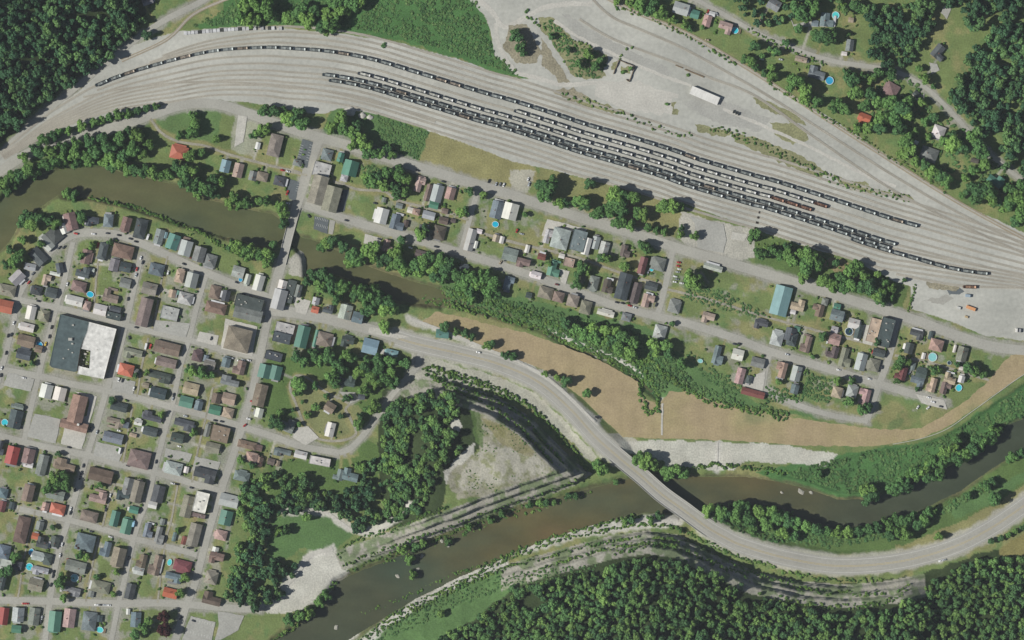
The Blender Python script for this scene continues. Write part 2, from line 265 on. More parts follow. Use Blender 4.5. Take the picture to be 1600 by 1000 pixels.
# rows of houses: where the row is | tile origin | turn in degrees | order (x: from the west, y: from the north) | centre x,y, width, depth, colour and flags [,turn] in quarter pixels
ROWS = """
on the outer side of the river bend street|0,250|14|x|110,735,90,70,l,-45;190,668,72,42,l,12;240,603,75,110,k,-42;292,520,60,100,l,-42;345,470,84,92,k,-40;402,428,52,66,w,-20;445,385,75,110,b,-14;412,356,40,36,w,-14;580,387,80,62,k,8;680,380,60,80,u,6;790,402,60,88,b,16;880,430,74,125,k
along the south bank east of the bend|0,250|16|x|995,480,56,95,g;1035,470,22,40,c;1083,512,75,96,n,20;1162,552,76,96,l;1168,496,44,28,b;1247,590,74,96,g;1316,630,76,80,g;1490,700,76,70,l;1548,745,36,64,l;1618,768,62,100,w
in the wedge inside the river bend|0,250|14|y|375,675,44,66,k,-12;345,712,66,22,w;292,752,52,68,t;230,815,70,56,k;325,830,68,62,k
at the west edge south of the bend|0,250|12|y|45,815,110,70,v;35,916,96,80,o;195,955,60,84,w;280,975,60,74,v
in the block below the bend's top|0,250|14|x|540,605,60,90,b;645,570,54,108,k;520,700,84,64,kg;570,686,46,24,l;770,572,130,84,bh;715,657,60,78,g;785,670,70,60,k;785,770,68,60,g
in the two blocks north of the big flat roofs|0,250|14|x|495,790,92,64,b;468,880,104,60,w;545,910,46,56,p;695,850,98,78,bx;628,936,80,66,w;722,935,70,38,k;712,976,88,44,kf;980,685,92,74,uh;935,805,94,74,v
in the blocks around the long brown ridge roof|0,250|14|x|905,952,78,180,bT;1125,727,54,80,t;1200,752,74,94,l;1160,866,90,74,l;1078,836,44,50,t;1117,830,24,26,n;1062,958,108,80,lf;1345,826,68,84,bh;1414,850,50,70,kg;1350,925,130,68,bh
at the east end of the riverside street|0,250|14|y|1558,892,175,76,kfT;1552,964,180,76,gT
west of the two big flat roofs|0,500|14|y|170,45,90,50,w;165,130,108,68,b;242,182,46,44,b;150,215,88,64,k;110,542,80,26,g;98,620,82,116,kg
south of the two big flat roofs|0,500|14|x|290,445,76,86,wM;375,462,76,84,wM
right of the white flat roof's long shadow|0,500|14|y|830,212,118,64,vg;1045,176,164,76,bg;1040,265,128,58,bg;790,312,94,74,oh;842,322,44,40,g;1000,357,138,64,kg;990,457,100,68,k;912,408,40,34,v
in the blocks around the big olive hip roof|0,500|14|y|1235,225,64,68,d;1288,240,32,40,u;1310,280,74,50,vg;1490,122,156,146,vhT;1414,266,54,58,u;1496,296,76,88,b;1440,380,116,58,gg
in the block west of the sloping alley|0,500|14|y|1195,430,98,74,t;1165,512,84,68,nM;1242,535,50,60,u;1355,490,58,64,d;1430,492,84,70,t;1345,562,74,58,n;1426,580,70,62,t
south of the wide lane below the white roof|0,500|14|y|745,542,104,54,kg;720,640,108,50,vg;786,656,40,40,u;708,736,124,64,u;955,602,118,58,kg;865,640,50,36,w;940,696,90,54,k;832,720,46,24,t;872,870,134,108,bh
between the middle lane and the sloping street|0,500|14|y|1150,656,124,68,kx;1110,736,78,58,k;1296,690,36,80,g;1376,712,112,98,bf;1330,796,90,60,v;1085,926,108,78,lh;1165,936,30,40,w;1280,972,138,88,kx
beside the brown T-shaped church|0,500|14|y|10,800,42,90,k;80,845,78,112,rM;180,850,74,94,b;178,905,60,34,w;265,905,64,128,gg;410,905,128,72,bx;632,970,150,80,dg
on the far southwest edge|0,750|14|y|20,82,60,60,u;16,165,44,70,m;75,160,34,46,k;25,450,80,90,u;36,530,74,68,lf;110,535,58,58,k;10,640,50,94,k
left of the southwestern cross street|0,750|14|y|180,80,68,108,bg;350,92,110,60,g;362,180,94,64,oh;285,166,44,52,p;140,310,80,168,dh;250,285,48,54,g;222,350,44,40,o;270,390,74,68,k;345,384,58,68,k;240,476,78,58,l;296,490,62,60,kh;255,570,98,54,lg;225,655,90,78,vg
in the block with the big blue-grey hip roof|0,750|14|y|615,106,108,70,px;560,226,108,68,b;535,390,118,106,uh;475,541,128,72,gg;445,695,118,54,gg
between the southern lane and the wide green roofs|0,750|14|y|770,100,80,58,k;800,40,60,108,gg;860,72,70,138,vg;720,240,54,98,nM;838,186,58,44,nM;792,290,68,94,n;660,430,64,94,ug;742,480,84,118,vg;630,667,118,74,vh;570,712,36,40,g;815,695,60,98,kg
around the tall white flat roof by the eastern street|0,750|14|y|990,86,74,108,kg;955,155,54,44,w;1170,165,70,138,vg;1258,138,84,128,wfT;1242,222,84,26,bf;930,315,60,88,ug;1002,342,58,98,gg;1016,262,30,40,g;1090,355,24,58,u;1150,377,30,54,m;1215,342,74,146,vg
in the last block before the southern road|0,750|14|y|885,505,62,84,bg;868,566,66,50,l;970,530,74,128,bg;1142,535,112,68,mh;1086,610,104,58,ug;1065,706,90,60,og
on the east side of the steep town street|0,500|14|y|1545,780,118,48,b;1572,860,74,68,p;1512,976,98,60,uh;1432,1128,118,78,lM;1412,1236,78,92,n;1382,1344,74,62,p;1345,1446,40,56,w;1354,1488,90,70,b;1322,1610,78,80,vh;1326,1740,116,78,dg
along the bottom edge of the town|0,750|4|x|25,850,58,108,r,8;115,840,74,88,l,6;105,930,60,48,n,6;215,852,68,108,gg,8;345,882,78,128,nM,6;435,862,74,118,pg,8;560,882,88,118,uh,8;622,866,40,42,k,8;850,872,64,94,ug,4;802,822,24,36,w,4
on the south bank right of the bridge street|400,250|15|x|165,790,56,76,w;146,872,84,126,lg;212,822,56,146,kf;266,820,36,78,g;375,882,44,46,l;370,936,46,42,o;452,930,64,54,k;560,950,78,92,lg;636,985,68,68,u
around the pale shop roof at the town corner|400,500|14|x|180,55,118,70,lf;162,112,112,62,kf;110,226,108,54,kf;55,320,78,86,nM;124,330,72,88,nM;25,470,78,140,bg;20,580,50,58,w
along the south side of the highway's first bend|400,500|14|x|290,105,78,138,nMg;374,115,24,108,n;430,122,98,88,vh;572,138,78,68,k;715,165,96,94,cMg;850,205,76,40,cM
on the wooded loop lane|400,500|14|x|575,380,92,68,kx,10;660,476,44,42,k,5;462,545,66,62,b,32;465,685,54,90,wMg;195,655,98,84,gx,24
along the curving lane under the wooded loop|400,500|14|x|20,800,40,40,d;165,830,108,50,u;280,842,80,46,w;400,882,130,50,wf,11;22,885,44,58,b;95,885,46,40,d;136,897,28,36,b;515,965,62,70,u;592,968,98,76,ux
at the edge of the buff field|400,500|5|x|1165,86,80,54,n
north of the river west of the bridge street|0,0|14|x|1120,955,108,84,oh;1410,1040,60,78,cM;1490,1066,60,90,p;1582,1100,50,60,g;1720,910,80,140,vh;1612,912,30,44,w;1640,1105,70,58,v;1750,1132,74,60,kh;1858,1018,50,40,g
at the corner of the bridge street and main street|400,0|15|x|445,968,68,70,uh;530,985,40,58,nM;412,1062,108,88,lf;590,1052,94,98,nMg;552,1112,44,46,l;310,950,10,10,g
just east of the bridge street|400,250|15|x|390,188,98,182,vgT;474,245,98,160,vgT
between the crooked alley and the second street|400,250|15|x|800,250,28,30,g;785,350,78,98,wg;885,390,88,94,ux;936,398,34,42,d;895,286,44,34,g;966,315,42,36,w;1002,325,46,40,p;1080,346,78,50,l;1050,442,72,68,k;1172,380,58,44,d;1145,455,78,88,dh;1232,380,34,26,d
in the narrow lots along main street|400,250|15|x|1025,155,60,94,pg;1075,205,34,108,bg;1132,210,70,108,lg;1112,280,58,48,nM;1215,210,60,76,p;1180,320,40,34,b
on the riverside of the second street|400,250|15|x|825,537,60,74,px;1040,590,92,44,d;1300,680,58,48,k;1580,772,62,88,u
around the white roof west of the grey hall|400,250|15|x|1340,500,58,140,lgM;1372,530,24,48,w;1395,446,38,30,w;1505,312,74,110,ug;1590,322,92,104,wMg;1500,490,40,44,t;1536,500,28,46,w;1588,592,94,80,g;1670,645,84,58,b;1785,605,50,40,m;1750,720,66,44,w
around the grey hall with the angled wing|800,250|15|x|230,480,58,88,l;302,492,108,128,lhT;415,505,88,130,ufT;466,540,46,108,w;522,518,48,80,l;577,550,58,78,lg;710,570,62,74,d;95,556,28,50,w;262,682,78,92,nMx;310,600,38,30,w;356,640,66,54,pf
around the long charcoal roof on the second street|800,250|15|x|815,660,48,108,mM;915,650,84,84,g;510,770,62,90,g;600,790,68,84,dg;695,790,82,168,kgT;772,830,60,128,dg;870,790,78,50,k;850,882,74,84,p
south of the second street, west part|800,250|15|x|105,845,38,36,k;210,830,90,74,vh;290,856,68,64,b;380,880,72,74,vh;460,922,70,84,vh;585,957,108,36,w;715,982,60,50,g
around the junk car lot|800,250|16|x|1255,672,120,36,l;1015,915,76,80,gh;1225,988,78,68,t
around the big pale blue roof|1200,250|15|x|80,880,108,186,cMg;185,905,84,72,t;355,886,40,46,g;155,950,34,28,w;310,940,74,76,b;430,918,44,42,n;430,972,84,70,u
west of the long dark warehouse|1200,500|15|x|-45,30,84,58,k;140,90,70,80,k;55,115,76,90,lh;180,55,40,32,n;150,120,62,84,kh;235,150,64,104,bx;415,120,72,70,p;402,200,72,74,d;415,60,44,40,l;535,22,70,60,w;565,72,48,90,k;660,65,70,150,tf;732,78,84,180,kfT
north of the lower eastern street|1200,500|15|x|485,235,74,118,vx;580,262,66,108,l;692,205,78,48,k;660,282,72,78,vh
on the lower street's shady south side|1200,500|15|x|80,312,68,98,pg;175,335,62,94,l;200,320,26,48,m;165,432,50,58,u;430,452,64,68,t;525,445,68,74,lh;600,472,74,84,px
at the eastern end by the main street|1200,500|15|x|925,92,84,60,k;880,177,54,68,k;856,165,26,36,w;1050,157,84,74,ph;1015,97,28,52,k;970,225,24,40,w;1212,212,66,90,vg;1165,180,18,48,w;1205,302,26,24,w
at the eastern end near the flood wall|1200,500|15|x|828,332,72,84,mx;955,335,68,60,k;930,385,84,64,u;905,290,28,50,g;1020,405,58,90,t;1136,365,74,68,t;1108,428,62,74,bg;1206,370,40,44,w
along the creek's north side|800,500|15|x|925,75,78,86,lh;1290,220,68,114,u;1410,216,72,68,w;1535,266,84,60,g;1425,350,54,100,pg;1480,372,36,50,k;1505,457,148,44,mM
on the northern edge beyond the main line|800,0|17|x|1055,56,98,74,lM;1142,90,54,54,n;1218,132,52,72,p;1250,88,40,30,w;1330,176,84,74,px
beside the top hill road|1200,0|8|x|36,30,80,68,g,30;368,125,84,86,ux;292,146,44,38,u;510,285,48,74,g;475,336,36,26,w;517,126,34,32,t;1070,330,84,88,kx,40;305,456,104,76,ux,16;205,372,76,34,t,14
below the hill road among trees|1200,0|30|x|770,562,86,84,bh;927,590,44,34,k,45;600,736,80,52,o,22;1065,826,78,80,wh,20;1005,966,108,88,gh,20;925,890,28,22,w;1420,1125,98,70,nMx,35;1290,1005,50,28,d,15
near the top left corner|0,0|25|x|925,12,66,40,g,-20
"""
# ------------------------------------------------------------------ plan of the place (pixels of the photograph)
ROADS = [  # name, width px, material, points
 ("main_street", 15, 'asphalt', "-40,300 0,268 50,237 120,214 190,195 240,178 290,163 340,163 390,178 440,196 490,212 540,226 600,245 700,275 800,305 900,338 1000,368 1060,388 1150,414 1250,444 1350,475 1430,500 1500,526 1560,543 1660,552"),
 ("bridge_street", 15, 'asphalt', "500,215 490,240 482,262 470,300 461,330"),
 ("bridge_street", 15, 'asphalt', "441,408 432,440 422,485"),
 ("side_street", 12, 'asphalt', "476,320 530,339 600,360 700,389 800,420 900,455 960,477 1030,495 1080,507 1150,529 1200,548 1300,578 1380,602 1450,622 1478,630"),
 ("cross_street", 8, 'asphalt', "746,298 733,345 720,394"),
 ("cross_street", 9, 'asphalt', "1052,386 1041,440 1028,492"),
 ("cross_street", 10, 'asphalt', "1402,492 1390,555 1372,605 1355,655"),
 ("back_street", 8, 'asphalt', "1203,552 1196,580 1192,608"),
 ("back_street", 8, 'asphalt', "1150,592 1200,613 1250,634 1300,649 1356,658"),
 ("highway", 27, 'highway', "620,528 650,537 720,553 780,569 840,596 890,638 930,682 966,714"),
 ("highway", 27, 'highway', "1104,823 1130,838 1160,852 1230,872 1310,884 1400,878 1480,858 1540,830 1600,790 1680,730"),
 ("street", 16, 'asphalt', "422,485 470,490 540,505 600,521 625,530"),
 ("bend_street", 12, 'asphalt', "22,480 28,462 45,430 72,398 102,373 130,364 180,366 220,380 260,398 320,425 380,450 420,466 438,484"),
 ("cross_street", 8, 'asphalt', "114,378 108,405 100,440 88,480 80,510 70,548 60,588 48,640 38,688"),
 ("cross_street", 8, 'asphalt', "26,470 22,500 10,550 -4,600"),
 ("lane", 9, 'asphalt', "28,468 82,479 150,494 200,509 250,521 310,535 350,547 410,560"),
 ("lane", 10, 'asphalt', "-20,570 0,577 62,588 112,600 160,609 212,621 270,636 330,652 380,667 430,683 470,697 530,708"),
 ("lane", 10, 'asphalt', "-20,676 0,681 60,696 135,711 185,725 250,740 300,755 352,769"),
 ("lane", 9, 'asphalt', "30,795 105,812 162,827 212,842 260,854 308,867"),
 ("lane", 11, 'asphalt', "-20,937 100,940 175,943 250,942 300,945 375,951 410,950"),
 ("cross_street", 9, 'asphalt', "220,402 208,455 197,505 183,560 165,615 150,668 136,712 122,760 107,812 92,860 80,925 68,1020"),
 ("cross_street", 8, 'asphalt', "322,430 308,478 296,528 282,572 270,630 260,665 250,703 240,742 231,780 217,815 207,850 196,900 185,945 170,1020"),
 ("cross_street", 11, 'asphalt', "422,485 410,540 398,595 386,640 374,682 358,730 345,768 330,817 318,860 305,910 290,950 268,1020"),
 ("loop_road", 9, 'asphalt', "530,708 548,700 565,683 590,650 612,618 640,586 652,572 657,552"),
 ("loop_lane", 4, 'alley', "500,606 480,590 462,588 453,604 462,630 474,660 488,680 508,688 535,688 556,678 548,655 540,640 545,632 535,624 515,616 500,606"),
 ("hill_road", 7, 'asphalt', "1070,-10 1130,22 1180,50 1240,76 1300,95 1350,103 1400,112 1450,140 1500,190 1540,235 1610,292"),
 ("hill_road", 9, 'asphalt', "-40,292 0,242 50,193 100,152 150,112 215,60 260,30 310,5 340,-15"),
 ("alley", 4, 'alley', "520,283 560,296 600,299 625,314 700,332 732,344"),
 ("alley", 4, 'alley', "734,358 800,378 900,402 980,430 1034,444"),
 ("alley", 4, 'alley', "1042,452 1100,466 1200,496 1290,520 1394,546"),
 ("alley", 4, 'alley', "1398,555 1450,566 1500,580 1545,594"),
 ("alley", 4, 'alley', "440,265 480,274"), ("alley", 4, 'alley', "235,185 250,205 275,220 320,228 360,242 420,258 470,270"),
 ("alley", 3, 'alley', "207,635 200,675 192,724"), ("alley", 3, 'alley', "333,605 322,650 310,700 300,754"),
 ("alley", 3, 'alley', "232,528 222,570 214,620"), ("alley", 3, 'alley', "55,798 40,860 28,935"), ("alley", 3, 'alley', "155,838 143,890 134,940"),
 ("alley", 3, 'alley', "180,755 168,790 160,824"), ("alley", 3, 'alley', "278,754 268,810 258,850 246,942"),
 ("alley", 3, 'alley', "155,392 150,440 146,490"), ("alley", 3, 'alley', "262,400 252,440 240,515"),
 ("path", 6, 'pale_gravel', "400,950 430,928 462,900 485,868 520,858"),
 ("path", 5, 'pale_gravel', "445,800 480,799 510,802 530,815 550,828 575,832 600,822 625,806 640,790"),
 ("path", 6, 'pale_gravel', "560,1010 600,978 640,950 690,922 730,902 790,882"),
 ("path", 12, 'pale_gravel', "820,857 860,843 910,830 960,824 1010,817 1050,814"), ("path", 7, 'pale_gravel', "525,1010 570,972 620,940 680,905 740,882 800,862 860,840 910,826 960,822 1000,816 1030,815 1060,812"),
 ("path", 5, 'pale_gravel', "640,498 700,520 760,545 820,570 870,602 930,660"),
 ("path", 3, 'pale_gravel', "1035,628 1034,680"), ("path", 2, 'pale_gravel', "1122,690 1120,735"),
 ("path", 4, 'pale_gravel', "860,520 900,538 940,556 980,570 1000,590"),
]
RIVERS = [
 "-60,330 0,318 15,292 60,272 110,263 165,262 195,270 240,281 285,291 320,310 350,318 400,330 425,334 440,346 450,358 462,366 476,372 486,374 500,378 540,398 580,418 640,438 690,452 700,470 690,478 650,474 620,470 580,455 555,438 520,428 492,434 478,430 477,408 474,394 462,386 446,378 432,378 412,384 370,374 330,364 280,348 240,334 200,321 150,309 112,309 90,304 62,325 30,350 15,376 0,392 -60,430",
 "420,1060 430,1003 470,975 500,945 530,908 570,890 620,871 660,852 720,831 780,806 850,786 910,767 960,755 1000,744 1060,741 1100,746 1170,746 1210,752 1260,763 1310,781 1360,781 1400,766 1450,745 1510,716 1540,690 1560,670 1600,655 1680,610 1680,660 1600,702 1545,736 1500,768 1450,792 1400,815 1350,826 1300,826 1250,809 1200,796 1130,792 1090,801 1040,801 1010,801 960,811 900,831 850,846 790,871 720,901 650,936 600,966 540,1003 500,1060"]
CREEK = "690,462 720,473 760,487 800,500 850,515 900,545 950,560 985,580 1010,605 1032,622"
RIVERS = [pts(s) for s in RIVERS]; CREEK = pts(CREEK)
YARD = pts("-40,278 0,240 35,212 66,186 100,160 126,140 165,102 205,72 245,58 278,50 330,45 400,40 442,44 500,50 540,54 620,66 720,94 790,120 828,124 800,104 772,84 768,50 756,22 735,2 720,-40 920,-40 952,0 1000,20 1060,45 1120,80 1180,112 1240,152 1300,186 1350,220 1400,252 1450,286 1500,318 1560,345 1660,392 1660,538 1600,532 1540,524 1480,500 1424,482 1424,447 1400,440 1330,405 1260,385 1180,358 1120,336 1060,314 1000,302 950,288 900,275 850,262 800,252 760,236 670,204 640,190 590,178 530,168 505,178 480,176 440,168 390,160 340,155 290,155 240,164 190,178 150,190 100,204 60,216 30,236 -20,292")
FIELD = pts("660,502 680,487 720,495 760,506 820,520 880,540 930,560 970,580 996,596 1002,620 1030,632 1046,612 1070,612 1110,624 1170,640 1250,654 1350,668 1400,672 1440,668 1470,652 1510,625 1540,600 1560,575 1580,555 1640,548 1640,560 1600,584 1560,612 1520,640 1480,668 1440,684 1400,693 1340,698 1260,696 1200,692 1150,689 1100,687 1000,684 950,682 935,665 930,648 905,620 870,598 840,580 800,562 760,545 720,530")
KNOLL_FOOT = pts("645,590 672,584 720,600 775,618 830,652 868,690 902,724 925,740 900,758 850,776 790,796 720,823 650,849 590,873 535,892")
KNOLL_BACK = pts("535,892 522,862 556,838 590,800 598,740 600,680 596,640 620,606 645,590")
HILL_FOOT = pts("560,1004 640,955 720,910 800,880 880,857 950,838 1010,829 1060,836 1110,860 1180,893 1250,908 1320,914 1390,907 1450,895 1520,868 1600,845 1760,780")
NW_FOOT = pts("-120,330 -60,272 0,224 60,168 120,124 180,82 215,50 238,10 250,-60 260,-200")
HILL_POLY = HILL_FOOT + [(1760, 1400), (400, 1400)]
NW_POLY = NW_FOOT + [(-400, -400), (-400, 330)]
HWY_L = pts("720,553 780,569 840,596 890,638 930,682 960,710"); HWY_R = pts("1108,825 1130,838 1160,852 1230,872 1310,884 1400,878 1480,858 1540,830 1600,790 1680,730")
def hwz(t, left):                          # height of the highway along either embankment
    return np.interp(t, [0, 60, 130, 200, 260, 340], [0, .4, 2.0, 4.0, 5.6, 5.8]) if left else np.interp(t, [0, 60, 130, 230, 330, 450, 700], [5.8, 5.6, 4.6, 3, 1.5, .4, 0])
WATER_Z = -5.6
_ROCKCUT = lambda x: sstep(740, 860, x) * (1 - sstep(1400, 1470, x))
def height(x, y):
    h = np.zeros(x.shape)
    for k, rv in enumerate(RIVERS):
        dd = dist(x, y, rv, True); ins = inside(x, y, rv); wd = 12.0 if k else 8.0
        bank = WATER_Z * (1 - sstep(-1.0, wd, dd + 1.2 * (fnoise(x, y, 9, 3) - .5) * 4)) + 0.0
        h = np.where(ins, WATER_Z - .35 - np.minimum(dd * .12, 1.6), np.minimum(h, np.where(dd < wd + 3, bank, h)))
    dc = dist(x, y, CREEK); h = np.minimum(h, -3.6 * (1 - sstep(1.5, 10, dc)))
    low = inside(x, y, FLOOD); dl = dist(x, y, FLOOD, True); h = np.where(low, np.minimum(h, -3.2 * sstep(0, 9, dl)), h)
    for foot, poly, slope, top in ((NW_FOOT, NW_POLY, .40, 62), (HILL_FOOT, HILL_POLY, .42, 80)):
        ins = inside(x, y, poly); dd = dist(x, y, foot)
        n = (fnoise(x, y, 60, 21) - .5) * 10 * sstep(4, 60, dd)
        base = np.minimum(dd * S * slope, top) + n
        if foot is HILL_FOOT:
            dj = dd + (fnoise(x, y, 26, 5) - .5) * 5
            cut = 9.5 * (sstep(3, 5.2, dj) + sstep(12, 14.2, dj) + sstep(21, 23.2, dj)) + np.maximum(dj - 26, 0) * S * .34 + n
            k = _ROCKCUT(x); base = base * (1 - k) + cut * k
        h = np.where(ins, np.maximum(base, h), h)
    ins = inside(x, y, KNOLL_FOOT + KNOLL_BACK[1:-1])
    dd = dist(x, y, KNOLL_FOOT) + (fnoise(x, y, 22, 9) - .5) * 4; db = dist(x, y, KNOLL_BACK)
    kn = 12.0 * (sstep(4, 6.5, dd) + sstep(16, 18.5, dd)) + 9 * sstep(28, 30, dd) + np.minimum(np.maximum(dd - 28, 0) * .05, 2)
    kn = kn * sstep(0, 95, db) + (fnoise(x, y, 30, 31) - .5) * 3 * sstep(10, 40, np.minimum(dd, db))
    h = np.where(ins, np.maximum(kn, h), h)
    for ln, left in ((HWY_L, True), (HWY_R, False)):
        dd, t = dist(x, y, ln, False, True); z = hwz(t, left)
        e = z - .18 - np.maximum(dd - 16, 0) * S * .62
        h = np.where(dd < 16.0, z - .18, np.maximum(h, np.where(h > WATER_Z - .3, e, h)))
    return h
FLOOD = pts("1310,716 1360,702 1440,692 1500,664 1560,622 1640,568 1700,540 1700,640 1600,650 1556,668 1536,690 1505,714 1450,742 1400,762 1360,776 1310,776 1260,758 1215,748 1225,735 1280,730")

# ------------------------------------------------------------------ the ground sheet
fx = np.arange(-60, 1661, 2.0); fy = np.arange(-60, 1061, 2.0)
grow = np.cumsum(2.0 * 1.22 ** np.arange(1, 33))
ax = np.concatenate([fx[0] - grow[::-1], fx, fx[-1] + grow]); ay = np.concatenate([fy[0] - grow[::-1], fy, fy[-1] + grow])
GX, GY = np.meshgrid(ax, ay); H = height(GX, GY)
_fade = sstep(0, 900, np.maximum(np.maximum(-60 - GX, GX - 1660), np.maximum(-60 - GY, GY - 1060)))
H = H * (1 - _fade)
HF = H[32:32 + len(fy), 32:32 + len(fx)]
def hz(px, py):
    px = np.asarray(px, float); py = np.asarray(py, float)
    u = np.clip((px + 60) / 2, 0, len(fx) - 1.001); v = np.clip((py + 60) / 2, 0, len(fy) - 1.001)
    i = u.astype(int); j = v.astype(int); a = u - i; b = v - j
    return (HF[j, i] * (1 - a) + HF[j, i + 1] * a) * (1 - b) + (HF[j + 1, i] * (1 - a) + HF[j + 1, i + 1] * a) * b
COV = {k: np.array(lin(*v)) for k, v in dict(
 lawn=(108, 122, 74), dry=(136, 132, 90), lush=(86, 114, 68), meadow=(74, 110, 62), forest=(54, 66, 40), gravel=(168, 165, 154), pale=(188, 185, 176),
 earth=(146, 126, 98), mound=(146, 143, 126), rock=(150, 147, 136), paved=(146, 144, 135), brush=(86, 108, 60), mud=(88, 82, 62), scrub=(120, 124, 84), drygrass=(128, 122, 78)).items()}
nx = (fnoise(GX, GY, 14, 41) - .5) * 9; ny = (fnoise(GX, GY, 14, 42) - .5) * 9
PX, PY = GX + nx, GY + ny
cov = np.empty(GX.shape + (3,)); cov[:] = COV['lawn']
def paint(mask, key, amt=1.0):
    a = (mask * amt)[..., None]; cov[:] = cov * (1 - a) + COV[key] * a
n1 = fnoise(GX, GY, 34, 51); n2 = fnoise(GX, GY, 13, 52); n3 = fnoise(GX, GY, 6, 53)
paint(sstep(.5, .66, n1), 'dry', .75); paint(sstep(.56, .7, n2), 'lush', .6)
TOWN = pts("20,470 70,400 110,370 190,372 300,412 420,462 500,500 620,530 610,560 440,560 400,690 330,945 260,1060 -60,1060 -60,520")
tw = inside(PX, PY, TOWN)
paint(tw * sstep(.50, .62, fnoise(GX, GY, 15, 61)), 'paved', .7)
EAST = pts("500,215 600,245 800,305 1060,390 1250,440 1560,545 1470,640 1350,650 1160,590 1000,500 800,430 480,330")
paint(inside(PX, PY, EAST) * sstep(.56, .68, fnoise(GX, GY, 14, 62)), 'paved', .6)
def P(key, s, amt=1.0): paint(inside(PX, PY, pts(s)).astype(float), key, amt)
P('forest', "-400,-400 250,-400 240,0 205,62 125,124 60,168 0,226 -400,500")
paint(inside(PX, PY, HILL_POLY).astype(float), 'forest'); P('lush', "540,1010 640,958 720,914 800,884 860,876 900,884 840,902 800,920 750,958 690,1000 660,1060")
P('meadow', "300,45 345,20 372,-60 735,-60 758,20 772,78 826,124 780,114 720,92 620,62 540,50 440,40 330,46")
P('lush', "520,170 580,176 672,205 664,232 655,252 600,236 560,232 500,210"); P('dry', "672,206 780,242 836,262 842,282 806,304 740,284 655,254 664,230"); P('dry', "843,262 960,290 1060,318 1062,350 1050,388 980,362 840,300", .7)
P('earth', "955,320 1000,322 1010,345 960,360", .6); P('brush', "1170,360 1260,388 1330,408 1420,450 1410,490 1300,455 1180,415", .9); P('earth', "1270,395 1330,410 1350,440 1300,425", .7)
P('gravel', "1062,330 1115,345 1180,360 1180,400 1150,412 1090,398 1060,372"); P('gravel', "795,265 836,270 826,300 800,302", .8); P('gravel', "370,172 410,176 408,225 395,245 358,235", .6)
P('brush', "-60,270 60,218 240,180 240,200 215,250 180,262 100,262 0,320 -60,340"); P('lush', "240,180 300,168 345,170 340,225 290,222 250,205", .8)
P('lush', "1270,640 1040,640 1000,600 940,560 850,515 720,470 640,470 700,440 760,455 880,480 1010,510 1050,545 1150,610 1200,640 1280,655")
P('meadow', "1180,735 1310,712 1360,702 1450,690 1500,664 1600,600 1700,540 1700,660 1600,655 1540,695 1400,770 1330,780 1220,755")
P('pale', "950,688 1100,689 1200,693 1312,710 1290,728 1230,724 1170,720 1140,735 1060,732 1010,728 975,712", .85); P('brush', "970,712 1010,706 1040,722 1030,742 985,738"); P('gravel', "930,650 945,640 935,672 990,682 1000,690 940,690 905,650", .8)
P('brush', "1090,800 1200,796 1300,826 1400,816 1500,770 1600,702 1680,660 1600,770 1500,820 1400,858 1300,866 1200,855 1120,820"); P('dry', "1400,855 1480,825 1560,785 1640,730 1640,760 1540,815 1470,850 1400,872", .9); P('lush', "1485,790 1560,760 1610,730 1610,745 1545,790 1490,812")
P('drygrass', "1560,858 1620,820 1620,870 1560,866"); 
P('scrub', "445,600 470,580 520,600 560,640 545,680 500,690 470,660"); P('brush', "400,560 640,560 650,590 560,680 600,700 580,800 420,780 420,720 560,715 560,690 470,690 400,640"); P('scrub', "455,595 475,585 530,610 565,640 548,684 505,692 474,664"); P('gravel', "460,668 482,664 496,680 480,695 455,688", .8)
P('lush', "418,820 440,805 520,802 550,838 520,862 470,858 440,875 418,870"); P('pale', "474,868 500,856 522,862 548,898 520,925 470,955 420,960 410,950 440,930", .9)
P('forest', "596,610 660,590 740,615 750,700 705,730 690,800 600,830 590,700")
P('mound', "742,640 800,660 850,690 886,728 885,740 800,770 715,778 696,745 700,730 750,705"); P('pale', "760,690 840,712 860,735 790,755 720,765 715,745", .3); paint(inside(PX, PY, pts("742,640 800,660 850,690 886,728 885,740 800,770 715,778 696,745 700,730 750,705")) * sstep(.47, .62, n3 * .5 + n2 * .5), 'scrub', .75); P('drygrass', "752,650 790,665 840,700 830,715 780,690", .6); P('brush', "735,625 752,640 755,700 742,690", .8)
P('pale', "706,655 716,655 722,668 714,676 706,668", .9); P('pale', "730,700 742,690 738,712 705,735 700,760 694,735", .8)
# cut faces and benches are bare rock where the ground is steep; their ledges carry thin scrub
gy_, gx_ = np.gradient(H, ay * S, ax * S); slope = np.hypot(gx_, gy_)
kz = (inside(GX, GY, KNOLL_FOOT + KNOLL_BACK[1:-1]) & (dist(GX, GY, KNOLL_FOOT) < 33)) | (inside(GX, GY, HILL_POLY) & (dist(GX, GY, HILL_FOOT) < 34) & (_ROCKCUT(GX) > .3))
paint(kz.astype(float), 'rock'); paint(kz * sstep(.46, .6, n2), 'brush', .7)
for rv in RIVERS:
    dd = dist(PX, PY, rv, True); io = ~inside(GX, GY, rv)
    paint(io * (1 - sstep(2, 7, dd)), 'mud', .7)
P('gravel', "450,408 458,400 472,390 482,405 484,430 470,436 452,430"); P('gravel', "640,552 720,572 780,590 836,615 880,655 920,700 934,712 926,722 900,700 866,664 826,634 776,612 720,600 650,590", .85); P('mud', "640,474 700,462 800,490 800,500 700,482", .6)
paint(inside(GX, GY, [(a, b) for a, b in YARD]).astype(float), 'gravel')
for nm, wd, mk, s in ROADS:                # trodden, gravelly verges
    dd = dist(PX, PY, pts(s)); g = {'highway': 'gravel', 'asphalt': 'paved', 'alley': 'dry', 'pale_gravel': 'pale'}[mk]
    paint(1 - sstep(wd * .5 + 1.5, wd * .5 + 6.5, dd + (n3 - .5) * 6), g, .85)
